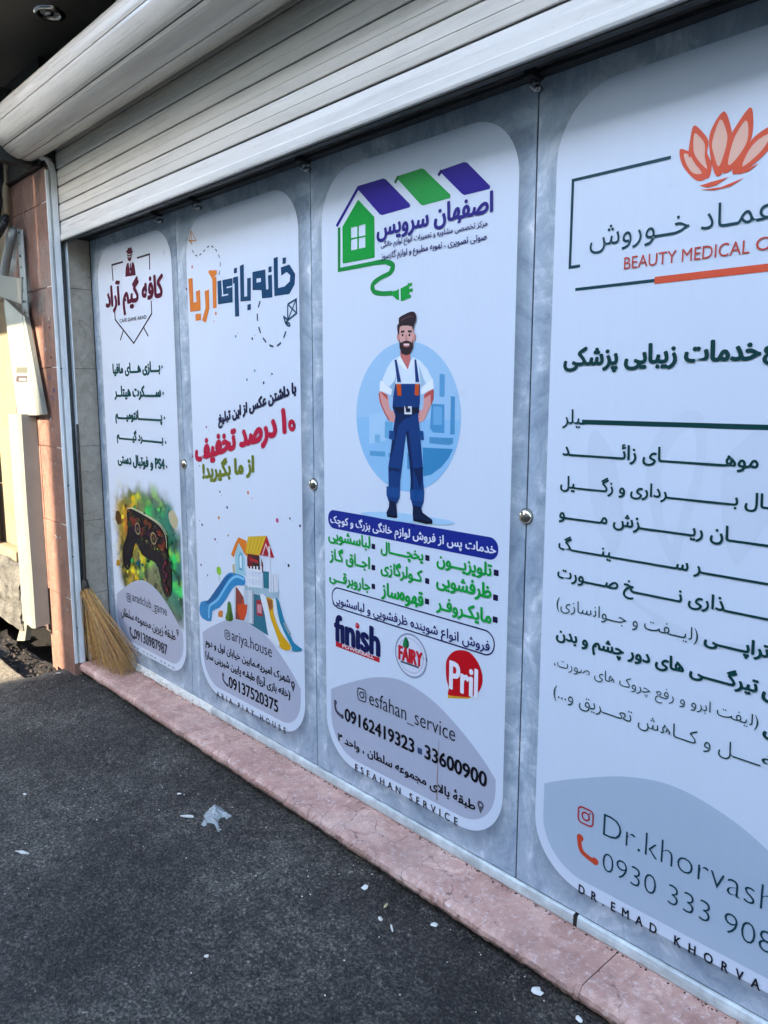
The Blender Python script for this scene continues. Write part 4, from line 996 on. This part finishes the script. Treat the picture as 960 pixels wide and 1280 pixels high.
# ------------------------------------------------------------------ pink stone column at the left
co_ = thing('stone_column', (-4.03, -.2, 0), 'pink stone clad column left of the shutter, partly in sun', 'column')
zj = [-.02, .40, .78, 1.165, 1.555, 1.935, 2.32, 2.474]
MB().box(-4.46, -3.8365, -.198, -.162, 2.476, 2.948).build('dark_head', M_BLACK, co_)
rr = random.Random(9)
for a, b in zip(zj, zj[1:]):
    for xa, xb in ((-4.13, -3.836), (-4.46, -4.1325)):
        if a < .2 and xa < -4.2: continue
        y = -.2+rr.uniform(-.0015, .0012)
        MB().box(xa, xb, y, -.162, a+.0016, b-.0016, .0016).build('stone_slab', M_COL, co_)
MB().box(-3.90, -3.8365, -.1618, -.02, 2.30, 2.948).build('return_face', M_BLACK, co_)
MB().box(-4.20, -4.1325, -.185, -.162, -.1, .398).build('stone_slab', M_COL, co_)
# channel above the column that carries the coil
t = thing('steel_channel', (-4.2, -.22, 2.48), 'dark steel channel crossing the column under the rolled shutter', 'beam')
MB().box(-5.2, -3.86, -.228, -.205, 2.475, 2.482).box(-5.2, -3.86, -.215, -.205, 2.4825, 2.55).build('channel_web', M_BLACK, t)
MB().box(-3.955, -3.90, -.40, -.205, 2.4825, 2.80, .004).build('end_plate', M_BLACK, t)
# neighbouring wall farther left
t = thing('neighbour_wall', (-5.2, -.16, 0), 'sunlit rendered wall with pink stone strips beyond the column', 'wall')
MB().box(-7.5, -4.90, -.235, -.165, .56, 2.94, .002).build('rendered_face', M_PLAST, t)
MB().box(-4.895, -4.465, -.20, -.165, .56, 2.94, .002).build('stone_strip', M_PLAST, t)
for a, b in ((.56, .93), (.94, 1.32), (1.33, 1.72), (1.73, 2.1)): MB().box(-5.2, -4.80, -.25, -.236, a, b, .002).build('stone_slab', M_COL, t)
MB().box(-7.5, -4.47, -.255, -.165, .50, .557, .006).build('ledge', M_PLAST, t)
def blob_block(x0, x1, y0, y1, z0, z1, n, amp, name, mat, par, seed):
    bm = bmesh.new(); bmesh.ops.create_cube(bm, size=1); bmesh.ops.subdivide_edges(bm, edges=bm.edges[:], cuts=n, use_grid_fill=True)
    r = np.random.default_rng(seed); V = []
    from mathutils import noise as mn
    for v in bm.verts:
        c = Vector(((x0+x1)/2+v.co.x*(x1-x0), (y0+y1)/2+v.co.y*(y1-y0), (z0+z1)/2+v.co.z*(z1-z0)))
        V.append(c+Vector(mn.noise_vector(c*9+Vector((seed, 0, 0))))*amp+Vector(mn.noise_vector(c*31))*amp*.5)
    bm.verts.index_update(); Fc = [[v.index for v in f.verts] for f in bm.faces]; bm.free()
    return mk(name, V, Fc, mat, par)
blob_block(-6.6, -4.40, -.27, -.17, .115, .495, 40, .022, 'concrete_base', M_CONC, t, 3)
t = thing('soil_heap', (-4.4, -.35, -.08), 'dark soil and scraps in the hollow at the foot of the column', 'soil')
blob_block(-6.6, -4.02, -.37, -.17, -.24, -.085, 34, .05, 'soil', M_CAV, t, 8)
m = MB(); rr = random.Random(11)
for i in range(190):
    x = rr.uniform(-5.2, -4.0); y = rr.uniform(-.36, -.2); z = -.07+rr.uniform(0, .03); s = rr.uniform(.005, .016); a = rr.uniform(0, 3.14); b = rr.uniform(-.5, .5)
    ex = Vector((math.cos(a), math.sin(a), b))*s; ey = Vector((-math.sin(a), math.cos(a), -b))*s*rr.uniform(.25, .8); c = Vector((x, y, z)); k = Vector((0, 0, .0015))
    m.add([c-ex, c-ey, c+ex*.9, c+ey*.8, c-ex+k, c-ey+k, c+ex*.9+k, c+ey*.8+k], [(3, 2, 1, 0), (4, 5, 6, 7), (0, 1, 5, 4), (1, 2, 6, 5), (2, 3, 7, 6), (3, 0, 4, 7)])
tag(m.build('leaf_litter', m_plain('dry_leaf_scraps', (.05, .036, .026), .8, 0, .9, 30), t), kind='stuff')

# duct with its cover, bracket, conduits
t = thing('downpipe_duct', (-4.2, -.25, .2), 'pale square sheet metal duct running down the column in the sun', 'duct')
xr = -4.15
fl = at(29, 783, y=-.292).x; fl2 = at(15, 520, y=-.292).x
zb1, zt1 = .205, 1.325
def quadprism(A, B, name, mat, par):   # A, B: lists of 4 points (loops)
    V = [tuple(p) for p in A]+[tuple(p) for p in B]
    return mk(name, V, [(3, 2, 1, 0), (4, 5, 6, 7)]+[(k, (k+1) % 4, 4+(k+1) % 4, 4+k) for k in range(4)], mat, par)
m = MB(); loops = []
xl1 = min(fl, xr-.06)
lp = lambda z, s: [(xl1, -.292, z), (xr-.014, -.292, z+s*.0), (xr, -.278, z), (xr, -.203, z), (xl1, -.203, z)]
V = []; zs = [zb1, .5, .8, 1.1, zt1]
for j, z in enumerate(zs):
    d = math.sin(j*2.1)*.004
    V += [(a+d*.4, b+d*.3 if b < -.21 else b, z-(.012 if (j == 0 and i_ in (1, 2)) else 0)) for i_, (a, b, _) in enumerate(lp(z, 0))]
Fc = [tuple(range(5))[::-1], tuple(20+k for k in range(5))]
for j in range(4):
    for k in range(5): Fc.append((j*5+k, j*5+(k+1) % 5, (j+1)*5+(k+1) % 5, (j+1)*5+k))
mk('duct_body', V, Fc, M_DUCT, t)
yf, yb = -.243, -.2185
A = [at(22, 519, y=yf), at(47, 519, y=yf), at(27, 393, y=yf), at(4, 372, y=yf)]
Bk = [Vector((p.x, yb, p.z)) for p in A]
quadprism(A, Bk, 'duct_cover', M_DUCT, t)
e = [at(47.4, 519, y=yf), at(54, 518, y=yf), at(31, 396, y=yf), at(27.6, 393, y=yf)]
quadprism(e, [p+Vector((0, .022, 0)) for p in e], 'cover_flange', M_DUCT, t)
for v0, v1, c in ((459, 466, (.10, .09, .05)), (470, 477, (.05, .02, .02))):
    q = [at(20, v1, y=yf-.0012), at(33.5, v1, y=yf-.0012), at(33.5, v0, y=yf-.0012), at(20.5, v0, y=yf-.0012)]
    quadprism(q, [p+Vector((0, .001, 0)) for p in q], 'sticker', m_plain('sticker_ink', c, .4, 0, .2), t)
    if v0 == 470:
        for k in range(4):
            q = [at(24+k*2.3, 475.5, y=yf-.0020), at(25.6+k*2.3, 475.2, y=yf-.0020), at(25.4+k*2.3, 472.6, y=yf-.0020), at(24+k*2.3, 472.8, y=yf-.0020)]
            quadprism(q, [p+Vector((0, .0004, 0)) for p in q], 'sticker_mark', M_PAPER, t)
t2 = thing('pipe_stub', (-4.28, -.25, .1), 'pale board end poking out below the square duct', 'pipe')
q = [at(21, 801, y=-.26), at(31, 801, y=-.26), at(34, 778, y=-.26), at(27, 778, y=-.26)]
quadprism(q, [p+Vector((0, .03, 0)) for p in q], 'stub_body', M_DUCT, t2)

t = thing('perforated_bracket', (-4.1, -.22, 1.9), 'cream perforated angle bracket with a plate on the column', 'bracket')
yb_ = -.222
A = [at(28, 395, y=yb_), at(35.5, 395.5, y=yb_), at(27.5, 287, y=yb_), at(21.5, 286, y=yb_)]
quadprism(A, [p+Vector((0, .004, 0)) for p in A], 'perforated_strip', M_STEEL, t)
for k, (u, v) in enumerate(((24, 291), (24.7, 305), (25.5, 320), (26.5, 334), (28, 348), (28.7, 363), (30, 377), (31, 391))):
    c = at(u, v, y=yb_-.0005); MB().tube([c, c+Vector((0, -.0012 if k % 2 else -.004, 0))], .0065 if k % 2 == 0 else .0055, 10).build('bolt' if k in (0, 4, 6) else 'hole', M_BLACK if k not in (4, 6) else M_DARK, t)
A = [at(-14, 366, y=-.33), at(27, 380, y=-.30), at(27, 348, y=-.30), at(-14, 342, y=-.33)]
quadprism(A, [p+Vector((0, .006, 0)) for p in A], 'plate', M_DUCT, t)
t = thing('corrugated_conduit', (-4.3, -.25, 2), 'grey conduit slanting down behind the cream bracket plate', 'conduit')
MB().tube([at(17, 285, y=-.222)+Vector((0, .0, 0)), at(12, 305, y=-.23), at(8, 325, y=-.235), at(4, 350, y=-.235), at(2, 375, y=-.235)], .022, 12).build('conduit_body', M_STEEL, t, True)
t = thing('tan_conduit', (-4.5, -.23, 2.3), 'tan vertical pipe at the top left beside the column', 'pipe')
for u in (4, 9): MB().tube([at(u-3, 206, y=-.222), at(u+1, 284, y=-.222)], .016, 10).build('pipe_run', M_TAN, t, True)
t = thing('black_cable_loop', (-4.1, -.3, 2.2), 'thick black cable loop hanging at the left edge of the column', 'cable')
c = at(1, 284, y=-.29); P_ = []
for k in range(25):
    a = 2*math.pi*k/24; P_.append(c+Vector((.062*math.cos(a), .02*math.sin(a), .042*math.sin(a)+.015*math.cos(a))))
MB().tube(P_, .019, 10, cap=False).build('cable', M_BLACK, t, True)
MB().tube([at(0, 200, y=-.29), at(1.5, 225, y=-.29), at(0, 250, y=-.29), at(-4, 280, y=-.29)], .014, 10).build('cable', M_BLACK, t, True)
# marks scribbled on the stone
t = thing('scribbled_marks', (-3.86, -.2, 1.5), 'small ink scribbles and drips on the shaded edge of the pink column', 'graffiti')
rr = random.Random(21)
INKM = {'b': m_plain('blue_marker', (.08, .09, .22), .6), 'w': m_plain('chalk_mark', (.55, .52, .48), .9), 'd': m_plain('dark_drip', (.10, .025, .02), .6)}
for u, v, k, s in ((61, 401, 'w', 2.2), (62, 411, 'd', 1.6), (64, 447, 'd', 1.2), (57, 437, 'w', 1.5), (61, 471, 'b', 2), (66, 487, 'b', 2), (66, 497, 'b', 2.2), (64, 524, 'w', 1.4), (65, 536, 'w', 1.5), (69, 580, 'w', 1.2), (74, 674, 'w', 2.4), (70, 670, 'w', 1.6), (84, 762, 'w', 1.2)):
    m = MB(); pts = [at(u+rr.uniform(-s, s), v+rr.uniform(-1.7*s, 1.7*s), y=-.2021) for _ in range(5)]
    m.tube(pts, .0016, 4); m.build('mark', INKM[k], t)

# ------------------------------------------------------------------ broom
t = thing('straw_broom', (-3.62, -.08, .06), 'golden straw broom leaning in the corner between the guide and the first panel', 'broom')
neck = at(107, 737, x=-3.812); top = at(99.5, 585, x=-3.818)
d_ = (neck-top)
MB().tube([neck-Vector((-.006, 0, .06)), neck, top+d_*.5, top, top-d_*.35], .009, 10, r2=.006).build('handle', M_BR2, t, True)
m = MB(); m.tube([neck+Vector((.004, 0, -.03)), neck+Vector((0, 0, .02)), neck+Vector((-.002, 0, .05))], .024, 14, r2=.013); m.build('binding', M_BR2, t, True)
rr = random.Random(4)
base_c = Vector((-3.60, -.075, .064))
shades = [(.36, .175, .035), (.26, .115, .025), (.46, .26, .06), (.12, .06, .02), (.30, .20, .07)]
mats = [m_plain('straw_tone', c, .65, 0, .35, 50, .1) for c in shades]
packs = [MB() for _ in shades]
for i in range(620):
    # foot of the strand inside a flattened fan on the sill
    a = rr.random(); b = rr.uniform(-1, 1)
    fx = -3.785 + .315*a**.9
    fy = -.085 + .055*b + .035*(a-.5)
    fy = min(fy, -.008); L = rr.uniform(0, 1)**2.2*.10
    s0 = neck+Vector((rr.gauss(.004, .009), rr.gauss(0, .009), rr.uniform(-.03, .01)))
    e = Vector((fx+rr.gauss(0, .014), fy+rr.gauss(0, .008), .063+L+rr.uniform(0, .008)))
    mid = s0.lerp(e, .5)+Vector((-.020+.02*a+rr.gauss(0, .005), rr.gauss(0, .008), .012)); mid.x = max(mid.x, -3.828)
    bend = Vector((rr.gauss(.004, .008), rr.gauss(0, .006), 0))
    pts = []
    for k in range(6):
        f = k/5; q = (1-f)**2*s0+2*f*(1-f)*mid+f*f*e
        if k >= 4: q = q+bend*(f-.7)*2
        q.x = max(q.x, -3.843); q.z = max(q.z, .0615); q.y = min(q.y, -.004)
        pts.append(q)
    packs[rr.choices(range(5), (5, 4, 3, 2, 3))[0]].tube(pts, rr.uniform(.0018, .0032), 3, cap=False, r2=.0007)
for m, mt in zip(packs, mats): tag(m.build('bristles', mt, t), kind='stuff')

# ------------------------------------------------------------------ litter on the asphalt
def gz(x, y): return float(asph(np.array([x]), np.array([y]))[0])
def scrap(name, u, v, r, lbl, cat, mat, n=7, asp=1.0, rot=0, seed=0, th=.0015):
    c = at(u, v, z=0); rr = random.Random(seed); z = gz(c.x, c.y)+.004
    t = []
    for k in range(n):
        a = 2*math.pi*k/n; q = r*rr.uniform(.65, 1.15)
        x, y = q*math.cos(a), q*math.sin(a)*asp
        t.append((c.x+x*math.cos(rot)-y*math.sin(rot), c.y+x*math.sin(rot)+y*math.cos(rot), z+rr.uniform(0, .004)))
    V = t+[(a, b, c_+th) for a, b, c_ in t]+[(c.x, c.y, z+.005+th), (c.x, c.y, z+.003)]
    m = len(t)
    Fc = [(k, (k+1) % m, m+(k+1) % m, m+k) for k in range(m)]+[(m+k, m+(k+1) % m, 2*m) for k in range(m)]+[((k+1) % m, k, 2*m+1) for k in range(m)]
    return tag(mk(name, V, Fc, mat, origin=(c.x, c.y, z)), lbl, cat, 'litter scraps on the asphalt')
M_PINKW = m_plain('stained_paper', (.62, .58, .50), .8, 0, .15, 40)
scrap('paper_scrap', 671, 1242, .015, 'largest cream paper scrap on the asphalt close to the sill', 'paper scrap', M_PAPER, 9, .9, .3, 2)
scrap('paper_scrap', 724, 1277, .014, 'white scrap cut by the bottom edge of the photo', 'paper scrap', M_PAPER, 7, .5, -.4, 3)
scrap('paper_scrap', 543, 1154, .013, 'pale triangular scrap right beside the pink sill', 'paper scrap', M_PAPER, 5, .8, .8, 4)
scrap('paper_scrap', 456, 1110, .011, 'small white scrap topmost of the group near the sill', 'paper scrap', M_PAPER, 6, .9, .2, 5)
scrap('dry_leaf', 482, 1134, .012, 'small yellow green leaf among the white scraps', 'leaf', M_LEAF, 6, .5, 1.9, 6)
scrap('paper_scrap', 475, 1150, .012, 'white scrap just under the yellow green leaf', 'paper scrap', M_PINKW, 6, .6, -.3, 7)
scrap('cigarette_end', 490, 1162, .017, 'pale cigarette end lying lowest in the scrap group', 'cigarette end', M_PAPER, 8, .22, -.55, 8, .004)
scrap('cigarette_end', 234, 1021, .026, 'white cigarette end just left of the crumpled plastic bag', 'cigarette end', M_PAPER, 8, .16, .75, 9, .005)
scrap('cigarette_end', 28, 1068, .028, 'white cigarette end near the left edge of the photo', 'cigarette end', M_PAPER, 8, .14, .55, 10, .004)
scrap('paper_scrap', 31, 995, .010, 'tiny white scrap farthest left on the dark asphalt', 'paper scrap', M_PAPER, 6, .5, .2, 11)
scrap('paper_scrap', 224, 993, .010, 'tiny white scrap just above the plastic bag', 'paper scrap', M_PAPER, 6, .6, .9, 12)
scrap('paper_scrap', 258, 1196, .009, 'tiny pale scrap alone in the middle of the lower asphalt', 'paper scrap', M_PINKW, 6, .5, .5, 13)
scrap('paper_scrap', 73, 842, .016, 'small pale scrap on the asphalt at the foot of the column', 'paper scrap', M_PINKW, 6, .4, .9, 14)
# scattered grit
m = MB(); rr = random.Random(31)
for i in range(170):
    x = rr.uniform(-4.2, -.5); y = -.17-abs(rr.gauss(0, .25)) if i % 2 else rr.uniform(-1.7, -.2); s = rr.uniform(.0012, .0032)
    z = gz(x, y)+.001; m.add([(x-s, y, z), (x, y-s, z), (x+s, y, z), (x, y+s, z), (x, y, z+s)], [(0, 1, 4), (1, 2, 4), (2, 3, 4), (3, 0, 4)])
tag(m.build('pale_grit', M_PINKW), 'pale grit specks strewn over the dark asphalt', 'grit', kind='stuff')
m = MB(); m2 = MB()
for i in range(900):
    x = rr.uniform(-3.8, -.4); y = -.168-abs(rr.gauss(0, .022)); s_ = rr.uniform(.0008, .0036)*(1 if i % 9 else 1.5)
    z = gz(x, y)+.0008; k = rr.uniform(.5, 1.5)
    (m if i % 3 else m2).add([(x-s_, y, z), (x, y-s_*k, z), (x+s_, y, z), (x, y+s_*k, z), (x+rr.uniform(-s_, s_)*.4, y, z+s_)], [(0, 1, 4), (1, 2, 4), (2, 3, 4), (3, 0, 4)])
tag(m.build('kerb_gravel', M_CONC), 'grey gravel crumbs gathered along the foot of the pink sill', 'gravel', kind='stuff')
tag(m2.build('kerb_dirt', M_CAV), 'black dirt crumbs gathered along the foot of the pink sill', 'dirt', kind='stuff')
# crumpled bag
from mathutils import noise as mn
c = at(268, 1019, z=0); n = N('thin_clear_plastic', .18, 0, .8)
n.set('Base Color', base((.55, .60, .58))); n.set('Alpha', .5); n.bump(n.noise(n.co(), 60, 6, .7), .5, .006)
Z(240, 990, 16)
out = [(180, 600), (230, 540), (255, 500), (225, 440), (270, 400), (330, 330), (400, 265), (480, 238), (550, 262), (620, 320), (700, 390), (800, 465), (740, 500), (680, 535), (655, 480), (600, 480), (550, 510), (520, 540), (520, 600), (548, 680), (545, 775), (510, 770), (480, 680), (440, 620), (380, 590), (310, 580), (280, 640), (220, 640)]
loop = [at(240+a/16, 990+b/16, z=.004) for a, b in out]
bm = bmesh.new(); vs = [bm.verts.new(p) for p in loop]; bm.faces.new(vs)
bmesh.ops.triangulate(bm, faces=bm.faces[:]); 
for _ in range(4): bmesh.ops.subdivide_edges(bm, edges=[e for e in bm.edges if e.calc_length() > .008], cuts=1, use_grid_fill=False); bmesh.ops.triangulate(bm, faces=bm.faces[:])
from mathutils.kdtree import KDTree
kd = KDTree(len(loop)*6); k = 0
for i in range(len(loop)):
    for j in range(6): kd.insert(loop[i].lerp(loop[(i+1) % len(loop)], j/6), k); k += 1
kd.balance()
for v in bm.verts:
    d = kd.find(v.co)[2]; h = min(1, d/.035); q = v.co*38
    v.co.z = gz(v.co.x, v.co.y)+.003+.028*h**.6*(.55+.6*abs(mn.noise(q)))+.006*mn.noise(q*3)*h
bm.verts.index_update(); V = [v.co.copy() for v in bm.verts]; Fc = [[v.index for v in f.verts] for f in bm.faces]; bm.free()
tag(mk('plastic_bag', V, Fc, n.m, origin=(c.x, c.y, 0)), 'crumpled clear plastic bag lying on the dark asphalt', 'plastic bag')
